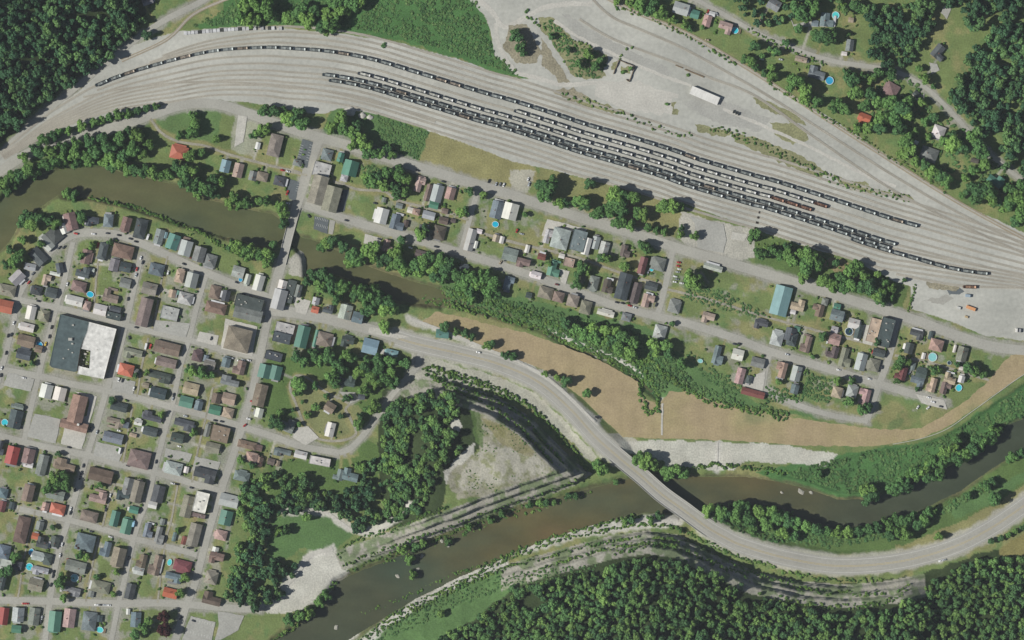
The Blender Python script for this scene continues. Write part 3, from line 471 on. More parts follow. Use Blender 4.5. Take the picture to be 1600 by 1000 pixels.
_rd = np.concatenate([smooth_line(pts(s), 3) for nm, wd, mk, s in ROADS if mk in ('asphalt', 'alley')])
_rp = random.Random(3); HPOS = []
for row in ROWS.strip().split("\n"):
    _, org, _a, _b, ents = row.split("|"); ox, oy = (float(q) for q in org.split(","))
    for e in ents.split(";"):
        q = e.split(","); hx, hy, hw_, hl_ = ox + float(q[0]) / 4, oy + float(q[1]) / 4, float(q[2]) / 4, float(q[3]) / 4
        HPOS.append((hx, hy, max(hw_, hl_) / 2)); k = np.argmin(np.hypot(_rd[:, 0] - hx, _rd[:, 1] - hy)); t = _rd[k]; o_ = _rp.uniform(-.5, .5) * min(hw_, 16)
        if np.hypot(*(t - (hx, hy))) > 60: continue
        bx = (GX > min(hx, t[0]) - 20) & (GX < max(hx, t[0]) + 20) & (GY > min(hy, t[1]) - 20) & (GY < max(hy, t[1]) + 20); ii = np.where(bx)
        m_ = np.zeros(GX.shape); m_[ii] = 1 - sstep(1.2, _rp.choice((2.2, 3.0, 3.8)), dist(GX[ii], GY[ii], [(hx + o_, hy), (t[0] + o_ * 1.2, t[1])])); paint(m_, _rp.choice(('gravel', 'paved', 'dry')), .8)
        if _rp.random() < .5:                 # a worn or gravelled yard beside the house
            m_[:] = 0; cx_, cy_ = hx + _rp.uniform(-9, 9), hy + _rp.uniform(-9, 9); m_[ii] = 1 - sstep(2.5, 5.5, np.hypot(PX[ii] - cx_, (PY[ii] - cy_) * _rp.uniform(.7, 1.4))); paint(m_, _rp.choice(('gravel', 'dry', 'earth', 'paved')), .6)
nxv, nyv = len(ax), len(ay)
idx = np.arange(nxv * nyv).reshape(nyv, nxv)
F = np.stack([idx[:-1, :-1], idx[1:, :-1], idx[1:, 1:], idx[:-1, 1:]], -1).reshape(-1, 4)
me = np_mesh("terrain", np.stack([X(GX), Y(GY), H], -1).reshape(-1, 3), F, M['ground'], True)
ca = me.color_attributes.new("cover", 'FLOAT_COLOR', 'POINT')
ca.data.foreach_set("color", np.concatenate([cov.reshape(-1, 3), np.ones((nxv * nyv, 1))], 1).astype(np.float32).ravel())
tag(link("terrain", me), kind="structure")

# ------------------------------------------------------------------ sheets laid on the ground
_zlay = [0]
def lay():
    _zlay[0] += 1; return .02 + .004 * _zlay[0]
def wobble(poly, amp=1.5, step=3.0, seed=1):
    out = []
    n = len(poly)
    for i in range(n):
        a = np.array(poly[i]); b = np.array(poly[(i + 1) % n]); k = max(1, int(np.hypot(*(b - a)) / step))
        for j in range(k): out.append(a + (b - a) * j / k)
    o = np.array(out); o[:, 0] += (fnoise(o[:, 0], o[:, 1], 8, seed, 3) - .5) * 4 * amp; o[:, 1] += (fnoise(o[:, 0], o[:, 1], 8, seed + 5, 3) - .5) * 4 * amp
    return o
def sheet(name, poly, mt, z, kind="structure"):
    mb = MB(); mb.face([(X(a), Y(b), z) for a, b in poly][::-1]); o = mb.build(name, mt)
    if o.data.polygons[0].normal.z < 0: o.data.flip_normals()
    return tag(o, kind=kind)
def ribbon_mesh(name, L, wd, mt, zf, n=2, wob=0.0, seed=3):
    nn = normals2(L); rows = []
    for k in range(n + 1):
        off = (k / n - .5) * wd
        if wob and k in (0, n): off = off + (fnoise(L[:, 0], L[:, 1], 7, seed + k, 3) - .5) * 2 * wob
        q = L + nn * (off[:, None] if wob and k in (0, n) else off)
        rows.append(np.stack([X(q[:, 0]), Y(q[:, 1]), zf(q)], -1))
    V = np.stack(rows, 1); m_, w_ = V.shape[:2]; ii = np.arange(m_ * w_).reshape(m_, w_)
    F = np.stack([ii[:-1, :-1], ii[1:, :-1], ii[1:, 1:], ii[:-1, 1:]], -1).reshape(-1, 4)
    return np_mesh(name, V.reshape(-1, 3), F, mt)
def flat(z): return lambda q: np.full(len(q), z)
def drape(z): return lambda q: hz(q[:, 0], q[:, 1]) + z
sheet("rail_yard", wobble(YARD, 1.6, 4, 77), M['yard'], lay())
sheet("field", wobble(FIELD, 1.2, 4, 78), M['field'], lay())
for k, s in enumerate(("1085,194 1112,198 1145,206 1135,215 1092,206", "1142,207 1180,214 1215,228 1255,246 1292,268 1284,280 1240,264 1200,244 1150,222", "1203,191 1240,194 1262,206 1262,218 1238,226 1210,210", "1392,298 1420,304 1432,314 1402,312", "884,148 918,152 950,164 978,174 958,178 910,164", "1290,270 1340,286 1390,300 1388,306 1330,296", "842,26 866,28 890,58 930,74 950,90 944,120 915,126 892,116 880,96 862,66 846,48", "1330,282 1352,284 1356,290 1334,290", "1176,150 1230,172 1262,196 1240,192 1190,168", "958,96 966,94 962,112 954,108", "970,104 982,104 984,114 972,116", "1040,158 1056,160 1052,170 1042,168", "1030,165 1062,172 1056,178 1036,172")):
    sheet("scrub", wobble(pts(s), 2.2, 1.5, 300 + k), M['scrub'], lay())
for k, (s, mk) in enumerate((("1070,165 1092,142 1135,160 1205,186 1185,206 1120,192", 'dark_gravel'), ("880,20 930,50 1000,85 1050,110 1040,122 980,100 900,62", 'dark_gravel'), ("930,130 1000,128 1050,150 1050,180 980,172 930,150", 'pale_gravel'), ("1440,470 1480,462 1490,468 1470,476", 'asphalt'), ("1480,452 1500,450 1506,458 1484,462", 'dark_asphalt'))):
    sheet("gravel_patch", wobble(pts(s), 2.2, 1.5, 350 + k), M[mk], lay())
for k, (s, wd) in enumerate((("744,-6 756,6 772,22 788,42 820,28 850,12 890,6 925,6", 8), ("776,36 776,58 786,84 806,112 840,122 880,132 940,130 1000,138 1060,150", 7), ("866,32 905,58 958,84 1020,112 1080,134", 5), ("1130,170 1200,200 1270,232 1340,268 1400,292", 5))):
    tag(link("dirt_track", ribbon_mesh("dirt_track", smooth_line(pts(s), 2.5), wd, M['pale_gravel'], flat(lay()), 4, 1.5, 370 + k)), kind="structure")
for k, s in enumerate(("796,40 822,38 846,78 838,100 806,98 786,74", "846,60 866,90 890,128 876,130 846,100", "862,140 895,138 915,150 900,160 875,152", "1446,438 1500,446 1492,456 1450,450")):
    sheet("rough_ground", wobble(pts(s), 2.2, 1.5, 330 + k), M['rough'], lay())
for k, rv in enumerate(RIVERS):
    cx, cy = np.mean(rv, axis=0); grown = []
    q = np.array(rv + [rv[0]]); nn = normals2(q)[:-1]; q = q[:-1]
    t = q + nn * 3; s = inside(t[:, 0], t[:, 1], rv); q = np.where(s[:, None], q - nn * 3, q + nn * 3)
    sheet("river", q, M['brown_water' if k else 'water'], WATER_Z)
q = smooth_line(CREEK); tag(link("creek", ribbon_mesh("creek", q, 4, M['water'], flat(-3.0))), kind="structure")
for i, (nm, wd, mk, s) in enumerate(ROADS):
    L = smooth_line(pts(s), 3.0); z = lay()
    tag(link(nm, ribbon_mesh(nm, L, wd, M[mk], drape(z + (.06 if mk == 'pale_gravel' else 0)), 4, .8 if mk in ('alley', 'pale_gravel') else .35, i * 7)), kind="structure")
HW = smooth_line(pts("620,528 650,537 720,553 780,569 840,596 890,638 930,682 966,714 1000,742 1034,772 1070,798 1104,823 1130,838 1160,852 1230,872 1310,884 1400,878 1480,858 1540,830 1600,790 1680,730"), 3.0)
HWB = (HW[:, 0] > 958) & (HW[:, 0] < 1110)
def hwzz(q):
    z = hz(q[:, 0], q[:, 1]); return np.where((q[:, 0] > 955) & (q[:, 0] < 1112), 5.65, z)
nn = normals2(HW); zm = .02 + .004 * (_zlay[0] + 8)
for off, wd, mk in ((-10.2, .35, 'paint_white'), (10.2, .35, 'paint_white'), (-.9, .3, 'paint_yellow'), (.9, .3, 'paint_yellow')):
    L = HW + nn * off
    tag(link("road_marking", ribbon_mesh("road_marking", L, wd, M[mk], lambda q: hwzz(q) + zm + .1, 1)), kind="structure")
for off, wd in ((-5.6, 3.6), (5.6, 3.6)):  # tyre-worn lanes
    L = HW + nn * off
    tag(link("worn_lane", ribbon_mesh("worn_lane", L, wd, M['asphalt'], lambda q: hwzz(q) + zm + .06, 1, .2)), kind="structure")
# ------------------------------------------------------------------ railway tracks
A_LINE = "0,240 40,207 70,182 100,162 145,136 200,114 280,91 340,79 412,74.5 460,76.5 507,80 555,87.5 597,97.5 645,112 712,132.5 760,147 800,158 870,180 915,195 985,215 1050,235 1092,250 1185,277 1207,282.5 1297,311 1385,340 1434,354 1520,379 1600,401 1670,421"
ALONG = smooth_line(pts(A_LINE), 4.0); ANORM = normals2(ALONG)
def scale_at(x, off):
    lft = np.interp(x, [0, 60, 120, 250, 450], [.14, .3, .5, .8, 1]) if off > 0 else np.interp(x, [0, 180, 300, 450], [0, .1, .55, 1])
    return lft * np.interp(x, [1400, 1600], [1, .62 if off > 40 else .8])
def offset_line(off, x0=-100, x1=1700):
    q = ALONG + ANORM * (off * .965 * scale_at(ALONG[:, 0], off))[:, None]
    return q[(q[:, 0] >= x0) & (q[:, 0] <= x1)]
def track(L, mk, seed, bed=3.6):
    z = lay()
    o = tag(link("railway_track", ribbon_mesh("railway_track", L, bed, M[mk], flat(z), 2, .35, seed)), kind="structure")
    link("stained_bed", ribbon_mesh("stained_bed", L, bed * .42, M['oily'] if mk == 'track' else M['track'], flat(z + .002), 2, .3, seed + 1), o)
    nn = normals2(L)
    for s in (-1, 1):                      # two rails on the ballast bed
        q = L + nn * (s * .7175 / S); V = []
        for p_, n_ in zip(q, nn):
            for k, zz in ((-.055, 0), (-.055, .17), (.055, .17), (.055, 0)): V.append((X(p_[0] + n_[0] * k / S), Y(p_[1] + n_[1] * k / S), z + .003 + zz))
        n = len(q); ii = np.arange(n * 4).reshape(n, 4)
        F = np.concatenate([np.stack([ii[:-1, a], ii[1:, a], ii[1:, a + 1], ii[:-1, a + 1]], -1) for a in range(3)])
        link("rail", np_mesh("rail", np.array(V), F, M['rail']), o)
TRACK_OFF = [-36, -27, -18, -9, 0, 14, 26.5, 38, 46, 55, 63.5, 72, 81]
for i, off in enumerate(TRACK_OFF):
    track(offset_line(off, *{-36: (380, 1700), -27: (250, 1700), -18: (230, 1700), -9: (210, 1700), 14: (150, 1700)}.get(off, (-10, 1700))), 'track', i * 3 + 100)
track(smooth_line(pts("938,-8 1000,22 1060,46 1110,72 1200,127 1300,192 1400,256 1500,318 1610,378")), 'main_track', 160, 6)
track(smooth_line(pts("900,-30 950,22 1000,46 1060,72 1120,104 1200,150 1290,207 1400,277 1500,334 1620,392")), 'track', 163, 4)
track(smooth_line(pts("905,30 960,62 1060,100 1110,122 1180,150 1280,220 1400,300 1520,360 1620,405")), 'track', 166, 4)
track(smooth_line(pts("1400,428 1450,438 1500,446 1560,449 1660,450")), 'track', 169, 4)
track(smooth_line(pts("130,152 200,138 320,128 480,138 600,165 680,190")), 'track', 171, 3.5)
track(smooth_line(pts("190,95 260,62 300,24 345,2 400,-18")), 'main_track', 173, 5)

# ------------------------------------------------------------------ open coal wagons
RAIL_Z = .42
def wagon_meshes():
    L, Wd, H0, H1 = 13.6, 3.2, 1.15, 3.5; hl, hw = L / 2, Wd / 2
    b = MB(); t = .13
    for y in (-hw, hw - t): b.box(-hl, hl, y, y + t, H0, H1)                  # sides
    for k in range(9):                                                          # side posts, a little proud
        x = -hl + .5 + k * (L - 1.0) / 8
        for y0, y1 in ((-hw - .1, -hw), (hw, hw + .1)): b.box(x - .09, x + .09, y0, y1, H0, H1 - .12)
    for x in (-hl, hl - t): b.box(x, x + t, -hw + t, hw - t, 2.0, H1)            # end walls
    for y0, y1 in ((-hw - .08, -hw + t + .06), (hw - t - .06, hw + .08)): b.box(-hl, hl, y0, y1, H1, H1 + .12)   # top chords
    for x0, x1 in ((-hl - .02, -hl + .28), (hl - .28, hl + .02)): b.box(x0, x1, -hw + t + .06, hw - t - .06, H1, H1 + .11)
    b.box(-hl - .7, hl + .7, -.35, .35, .75, 1.12); b.box(-hl - .75, -hl - .02, -hw + .1, hw - .1, 1.0, 1.16); b.box(hl + .02, hl + .75, -hw + .1, hw - .1, 1.0, 1.16)
    b.box(-hl - 1.25, -hl - .75, -.14, .14, .8, 1.05); b.box(hl + .75, hl + 1.25, -.14, .14, .8, 1.05)          # couplers
    for x in (-2.6, 2.6): b.box(x - .12, x + .12, -hw + t, hw - t, 3.15, 3.4, bottom=True)                        # cross braces
    lin_ = MB(); a = hw - t - .01
    xs = [(-hl + t, 3.3), (-hl + 1.7, 1.9), (-2.1, 1.9), (-.15, 2.3), (.15, 2.3), (2.1, 1.9), (hl - 1.7, 1.9), (hl - t, 3.3)]
    for (x0, z0), (x1, z1) in zip(xs[1:-2], xs[2:-1]): lin_.face([(x0, -a, z0), (x1, -a, z1), (x1, a, z1), (x0, a, z0)])
    sl_ = MB(), MB()
    for q_, ((x0, z0), (x1, z1)) in zip(sl_, (xs[:2], xs[-2:])): q_.face([(x0, -a, z0), (x1, -a, z1), (x1, a, z1), (x0, a, z0)])
    for k in range(7):                                                         # ribs on the floor
        x = -4.2 + k * 1.4
        if abs(x) > .3: lin_.box(x - .07, x + .07, -a, a, 1.8, 2.2 if abs(x) > 2.1 else 2.45)
    g = MB()
    for y in (-.98, .98): g.box(-1.35, 1.35, y - .1, y + .1, .45, .75); 
    for x in (-.85, .85):
        g.box(x - .09, x + .09, -.9, .9, .4, .55, bottom=True)
        for y in (-.72, .72):
            n = 12; p = [(x + .43 * math.cos(q * 2 * math.pi / n), .43 + .43 * math.sin(q * 2 * math.pi / n)) for q in range(n)]
            g.face([(u, y - .06, v) for u, v in p]); g.face([(u, y + .06, v) for u, v in p[::-1]])
            for q in range(n): (u, v), (u2, v2) = p[q], p[(q + 1) % n]; g.face([(u, y - .06, v), (u, y + .06, v), (u2, y + .06, v2), (u2, y - .06, v2)])
    g.box(-.3, .3, -.9, .9, .5, .72)
    return b.mesh("wagon_body", M['steel_black']), lin_.mesh("hopper_lining", M['liner']), g.mesh("bogie", M['bogie']), [q_.mesh("end_slope", M['liner']) for q_ in sl_]
WB, WL, WG, WS = wagon_meshes()
def wagon(px, py, ang, col, lcol, label, group):
    o = empty("coal_wagon", (X(px), Y(py), RAIL_Z - .17), ang); tag(o, label, "coal wagon", group)
    link("body", WB, o, col); link("hopper_lining", WL, o, lcol); [link("end_slope", q_, o, tuple(min(.55, v * 1.7) for v in lcol)) for q_ in WS]  # end slopes coloured paler than the lining; sunlit brightness put into their colour
    for x in (-4.6, 4.6): link("bogie", WG, o).location = (x, 0, 0)
BLACK = lin(60, 66, 66); BROWN = lin(104, 72, 56)
STRINGS = [(0, 146, 1435, "the northernmost string", 'dark'), (14, 800, 1293, "the second string from the north", 'pale'), (26.5, 556, 1272, "the third string from the north", 'pale'),
           (38, 501, 1402, "the fourth string from the north", 'dark'), (46, 513, 1391, "the fifth string from the north", 'dark')]
def string(L, name, tone, rusty=0, pitch=22.75, bigwhite=False):
    d_ = np.concatenate([[0], np.cumsum(np.hypot(*np.diff(L, axis=0).T))]); n = int(round(d_[-1] / pitch)); pitch = d_[-1] / n
    for k in range(n):
        s = (k + .5) * pitch; p0 = [np.interp(s - 6, d_, L[:, i]) for i in (0, 1)]; p1 = [np.interp(s + 6, d_, L[:, i]) for i in (0, 1)]
        ang = math.atan2(-(p1[1] - p0[1]), p1[0] - p0[0]); c = BROWN if k >= n - rusty else tuple(v * q for q in (R.uniform(.7, 1.35),) for v in BLACK)
        lc = lin(*[v + j_ for j_ in (R.uniform(-14, 14),) for v in ((138, 144, 142) if tone == 'dark' else (190, 190, 182))])
        if R.random() < .06: lc = lin(*[v + j_ for j_ in (R.uniform(-14, 14),) for v in (134, 124, 112)])
        if k >= n - rusty: lc = lin(120, 92, 78)
        wagon((p0[0] + p1[0]) / 2, (p0[1] + p1[1]) / 2, ang, c, lc, f"{'rusty brown' if k >= n - rusty else 'black'} open coal wagon, {ordinal(k + 1)} from the west in {name}", f"coal wagons in {name}")
for off, x0, x1, nm, tone in STRINGS:
    L = offset_line(off); string(L[(L[:, 0] >= x0) & (L[:, 0] <= x1)], nm, tone, {14: 1, 26.5: 3}.get(off, 0))
string(smooth_line(pts("1329,373 1345,379 1387,392 1432,405 1475,417 1510,424 1544,428")), "the short southeastern string", 'dark')
wagon(1515, 448.5, math.radians(-2), lin(92, 70, 56), lin(140, 112, 92), "rusty gondola wagon standing alone on the spur by the gravel lot", "lone wagons")
# low flat wagons loaded with pale scrap at the northwest rim of the yard
FL = smooth_line(pts("287,52 312,50 340,47.5 370,45.5 400,44.5 420,44 441,44.3"))
d_ = np.concatenate([[0], np.cumsum(np.hypot(*np.diff(FL, axis=0).T))]); n = 27
sb = MB(); sb.box(-1.75, 1.75, -1.9, 1.9, .5, 2.3); sb.box(-1.6, 1.6, -1.75, 1.75, 2.3, 2.42)
BM = sb.mesh("crate_body", [objcol('weathered_concrete_block', .5, .2)])
for k in range(n):
    if k in (20, 22, 25): continue
    s = (k + .5) * d_[-1] / n; p_ = [np.interp(s, d_, FL[:, i]) for i in (0, 1)]
    dark = k in (4, 10, 15, 18, 23)
    o = link("storage_bin", BM, None, lin(60, 62, 60) if dark else lin(*[R.uniform(165, 200)] * 3)); o.location = (X(p_[0]), Y(p_[1]), -.42); o.rotation_euler.z = math.radians(R.uniform(-2, 6))
    tag(o, f"{'dark' if dark else 'pale'} square storage bin, {ordinal(k + 1)} from the west in the row on the yard's northwest rim", "storage bin", "bins along the northwest rim of the yard")

# ------------------------------------------------------------------ bridges
def slab(name, L, wd, z0f, z1f, mt, parent, off=0.0):
    nn = normals2(L); V = []; 
    for p_, n_ in zip(L, nn):
        z0, z1 = z0f(p_), z1f(p_)
        for k, z in ((-.5, z0), (-.5, z1), (.5, z1), (.5, z0)): V.append((X(p_[0] + n_[0] * (off + k * wd)), Y(p_[1] + n_[1] * (off + k * wd)), z))
    n = len(L); ii = np.arange(n * 4).reshape(n, 4)
    F = np.concatenate([np.stack([ii[:-1, a], ii[1:, a], ii[1:, (a + 1) % 4], ii[:-1, (a + 1) % 4]], -1) for a in range(4)])
    F = np.concatenate([F, [[ii[0, 0], ii[0, 1], ii[0, 2], ii[0, 3]], [ii[-1, 3], ii[-1, 2], ii[-1, 1], ii[-1, 0]]]])
    return link(name, np_mesh(name, np.array(V), F, mt), parent)
def bridge(L, wd, zt, label, npier, thick=1.5):
    mid = L[len(L) // 2]; o = empty("bridge", (0, 0, 0)); tag(o, label, "bridge")
    slab("deck", L, wd, lambda p: zt - thick, lambda p: zt, M['highway'], o)
    for s in (-1, 1): slab("parapet", L, .7, lambda p: zt + .003, lambda p: zt + 1.0, M['concrete'], o, s * (wd / 2 - .36))
    nn = normals2(L)
    for k in range(1, npier + 1):
        i = int(k * (len(L) - 1) / (npier + 1)); p_, n_ = L[i], nn[i]; m_ = MB(); ang = math.atan2(-n_[1], n_[0])
        m_.box(-wd * S * .4, wd * S * .4, -.8, .8, WATER_Z - 2, zt - thick - .002 - 1.2); m_.box(-wd * S * .48, wd * S * .48, -1.0, 1.0, zt - thick - 1.2, zt - thick - .002, bottom=True)
        q = m_.build("pier", M['concrete'], o); q.location = (X(p_[0]), Y(p_[1]), 0); q.rotation_euler.z = ang
    for i in (0, -1):
        p_, n_ = L[i], nn[i]; m_ = MB(); m_.box(-wd * S * .5, wd * S * .5, -1.2, 1.2, WATER_Z - 1, zt - thick - .002)
        q = m_.build("abutment", M['concrete'], o); q.location = (X(p_[0]), Y(p_[1]), 0); q.rotation_euler.z = math.atan2(-n_[1], n_[0])
bridge(HW[(HW[:, 0] > 958) & (HW[:, 0] < 1112)], 27, 5.68, "long curved concrete highway bridge crossing the brown river", 4, 1.8)
bridge(smooth_line(pts("463,324 458,342 451,368 445,392 440,412")), 14, .32, "short straight concrete bridge carrying the town street over the river", 2, 1.2)
# flood wall along the southern rim of the field
FW = smooth_line(pts("1395,694 1440,685 1480,670 1520,642 1560,613 1600,585 1660,550"), 3)
o = slab("flood_wall", FW, .9, lambda p: -3.6, lambda p: .9, M['concrete'], None); tag(o, "low pale flood wall curving between the buff field and the overgrown floodplain", "flood wall")

# ------------------------------------------------------------------ roofless ruin, open shed, odd yard pieces
o = empty("ruin", (X(974), Y(109), 0)); tag(o, "roofless ruin of low broken walls around a small tree in the gravel", "ruin")
for a, b, wd_ in (((958, 116), (967, 94), 1.1), ((967, 94), (992, 104), .9), ((992, 104), (983, 128), 1.1), ((983, 128), (978, 124), .9)):
    L = np.array([a, b], float); L = np.array([L[0] + (L[1] - L[0]) * t for t in np.linspace(0, 1, 9)])
    L += np.random.default_rng(3).normal(0, .15, L.shape)
    q = slab("wall", L, wd_, lambda p: .05, lambda p: 2.2 + R.uniform(-.7, .5), M['wood'], o); q.location = (-X(974), -Y(109), 0)
def piece(name, px, py, wpx, lpx, hgt, ang, mt, col, label, cat, group=None, lid=True):
    m_ = MB(); a, b = wpx * S / 2, lpx * S / 2; m_.box(-a, a, -b, b, 0, hgt * .86)
    if lid: m_.box(-a * .96, a * .96, -b * .9, b * .9, hgt * .86, hgt); m_.box(-a * 1.02, -a, -b * .8, b * .8, hgt * .2, hgt * .7)
    o = m_.build(name, mt, None, col); o.location = (X(px), Y(py), float(hz(px, py)) + .12); o.rotation_euler.z = math.radians(-ang); return tag(o, label, cat, group)
for k, (px, py) in enumerate(((1146, 174.5), (1150, 176.5), (1154, 178))): piece("tank", px, py, 1.6, 5, 2, 20, M['paint'], lin(52, 54, 48), f"dark tank lying in the gravel, {ordinal(k + 1)} from the west of three below the open shed", "tank", "dark tanks below the open shed")
piece("scrap_wagon", 1517, 481.5, 15, 5, 2.6, 20, M['paint'], lin(206, 150, 104), "orange trailer parked in the middle of the big gravel lot", "trailer")
piece("truck_trailer", 1512, 462, 8, 4.5, 3, 6, M['paint'], lin(150, 165, 175), "pale blue container trailer near the lone rusty gondola", "trailer")
piece("generator", 1498, 481, 6, 4, 2, 15, M['paint'], lin(190, 190, 184), "white machine standing west of the orange trailer", "machine")
piece("skip", 1510, 495, 5, 3, 1.6, 15, M['paint'], lin(176, 156, 120), "small tan skip south of the orange trailer", "skip")
piece("truck", 1588, 516, 3.5, 6, 3, 5, M['paint'], lin(215, 212, 205), "white box truck at the east edge of the gravel lot, western of two", "truck"); piece("truck", 1593.5, 516.5, 3, 6, 2.6, 5, M['paint'], lin(150, 150, 150), "grey box truck beside the white one at the gravel lot's edge", "truck")
piece("sleeper_pile", 1061, 104, 12, 1.6, 1, 22, M['wood'], lin(80, 70, 60), "western dark pile of old sleepers on the disused northern tracks", "sleeper pile"); piece("sleeper_pile", 1085, 114.5, 32, 1.9, 1.2, 22, M['wood'], lin(80, 70, 60), "long dark stack of old sleepers on the disused northern tracks", "sleeper pile")
gp = [(547, 174, 9), (566, 180.5, 6), (578, 183.5, 5)]
for k, (px, py, r) in enumerate(gp):
    bm = bmesh.new(); bmesh.ops.create_icosphere(bm, subdivisions=3, radius=1)
    for v in bm.verts:
        n_ = math.sin(v.co.x * 5 + k) * .06 + math.sin(v.co.y * 7) * .06; v.co *= 1 + n_; v.co.z = max(v.co.z, -.02) * .45; v.co.x *= r * S * 1.05; v.co.y *= r * S * .85; v.co.z *= r * S
    me = bpy.data.meshes.new("gravel_pile"); bm.to_mesh(me); bm.free(); me.materials.append(M['pale_gravel'])
    o = link("gravel_pile", me); o.location = (X(px), Y(py), .1); tag(o, ["broad pale gravel pile at the yard edge, west of two smaller ones", "middle one of three pale gravel piles beside the green field", "small pale gravel pile, easternmost of three beside the green field"][k], "gravel pile", "gravel piles beside the green field")

# ------------------------------------------------------------------ houses
TONE = dict(k=("charcoal", (76, 83, 84)), g=("grey", (124, 127, 124)), l=("pale grey", (164, 167, 164)), w=("white", (205, 202, 196)), b=("brown", (126, 110, 101)), d=("dark brown", (100, 89, 83)),
            t=("tan", (168, 153, 134)), r=("red", (150, 72, 64)), o=("orange", (178, 104, 82)), n=("green", (84, 126, 110)), c=("pale blue", (122, 152, 158)), u=("blue-grey", (108, 119, 124)), p=("pinkish", (164, 140, 132)), m=("maroon", (116, 74, 72)), v=("olive-grey", (132, 128, 114)))
SIDING = [lin(205, 203, 196), lin(196, 186, 168), lin(170, 176, 178), lin(150, 120, 104), lin(186, 190, 178), lin(214, 208, 190)]
def wall_box(mb, x0, x1, y0, y1, h, win=True):
    mb.box(x0, x1, y0, y1, 0, h)
    if not win: return
    e = .03
    for fl in range(1 if h < 4.4 else 2):
        z0 = 1.0 + fl * 2.7; z1 = z0 + 1.25
        if z1 > h - .2: break
        for x in np.arange(x0 + 1.3, x1 - 1.2, 2.9):
            mb.face([(x, y0 - e, z0), (x + .95, y0 - e, z0), (x + .95, y0 - e, z1), (x, y0 - e, z1)], 1); mb.face([(x, y1 + e, z1), (x + .95, y1 + e, z1), (x + .95, y1 + e, z0), (x, y1 + e, z0)], 1)
        for y in np.arange(y0 + 1.3, y1 - 1.2, 2.9):
            mb.face([(x0 - e, y, z1), (x0 - e, y + .95, z1), (x0 - e, y + .95, z0), (x0 - e, y, z0)], 1); mb.face([(x1 + e, y, z0), (x1 + e, y + .95, z0), (x1 + e, y + .95, z1), (x1 + e, y, z1)], 1)
def gable(rf, wl, cx, cy, w_, l_, h, pitch, alongx, ov=.45, hip=False, th=.16):
    T = (lambda a, b, z: (cx + a, cy + b, z)) if alongx else (lambda a, b, z: (cx - b, cy + a, z))
    a, b = (w_ / 2, l_ / 2) if alongx else (l_ / 2, w_ / 2)
    rise = b * pitch; dz = ov * pitch; A, B = a + ov, b + ov; hr = (b if hip else 0); zr, ze = h + rise, h - dz
    r0, r1 = (-(A - (B if hip else 0)), A - (B if hip else 0))
    if r0 > r1 - .3: r0, r1 = -.15, .15
    for t, fl in ((th, False), (0, True)):
        q = [T(-A, -B, ze + t), T(A, -B, ze + t), T(A, B, ze + t), T(-A, B, ze + t), T(r0, 0, zr + t), T(r1, 0, zr + t)]
        fs = [(0, 1, 5, 4), (2, 3, 4, 5)] + ([(1, 2, 5), (3, 0, 4)] if hip else [])
        for f in fs: rf.face([q[i] for i in (f[::-1] if fl else f)])
    for s in (-1, 1):                      # fascia under the eaves
        p_ = [T(-A, s * B, ze), T(A, s * B, ze), T(A, s * B, ze + th), T(-A, s * B, ze + th)]; rf.face(p_ if s < 0 else p_[::-1])
        if not hip:
            for y0, y1, z0, z1 in ((-B, 0, ze, zr), (0, B, zr, ze)):
                p_ = [T(s * A, y0, z0), T(s * A, y1, z1), T(s * A, y1, z1 + th), T(s * A, y0, z0 + th)]; rf.face(p_ if s > 0 else p_[::-1])
        else:
            p_ = [T(s * A, -B, ze), T(s * A, B, ze), T(s * A, B, ze + th), T(s * A, -B, ze + th)]; rf.face(p_ if s > 0 else p_[::-1])
    if not hip:
        rc = .22; q = [T(-A, -rc, zr - rc * pitch + th + .03), T(A, -rc, zr - rc * pitch + th + .03), T(A, 0, zr + th + .05), T(-A, 0, zr + th + .05), T(A, rc, zr - rc * pitch + th + .03), T(-A, rc, zr - rc * pitch + th + .03)]
        rf.face([q[0], q[1], q[2], q[3]]); rf.face([q[3], q[2], q[4], q[5]])
        for s in (-1, 1): p_ = [T(s * a, -b, h), T(s * a, b, h), T(s * a, 0, zr - .02)]; wl.face(p_ if s > 0 else p_[::-1])
    return zr
def porch(o, x0, x1, y0, y1, z0, z1, side, col):
    m_ = MB(); t = .12
    q = [(x0, y0, z0), (x1, y0, z0), (x1, y1, z1), (x0, y1, z1)] if side == 'y' else [(x0, y0, z0), (x1, y0, z1), (x1, y1, z1), (x0, y1, z0)]
    m_.face([(a, b, c + t) for a, b, c in q]); m_.face([(a, b, c) for a, b, c in q[::-1]])
    for i in range(4): a, b = q[i], q[(i + 1) % 4]; m_.face([a, b, (b[0], b[1], b[2] + t), (a[0], a[1], a[2] + t)])
    xs, ys = sorted((x0, x1)), sorted((y0, y1))
    for x, y in ((xs[0] + .3, ys[0] + .3), (xs[1] - .3, ys[0] + .3), (xs[0] + .3, ys[1] - .3), (xs[1] - .3, ys[1] - .3)): m_.box(x - .07, x + .07, y - .07, y + .07, 0, min(z0, z1) + .01)
    return m_.build("porch_roof", M['metal_roof'], o, col)
HOUSES = []
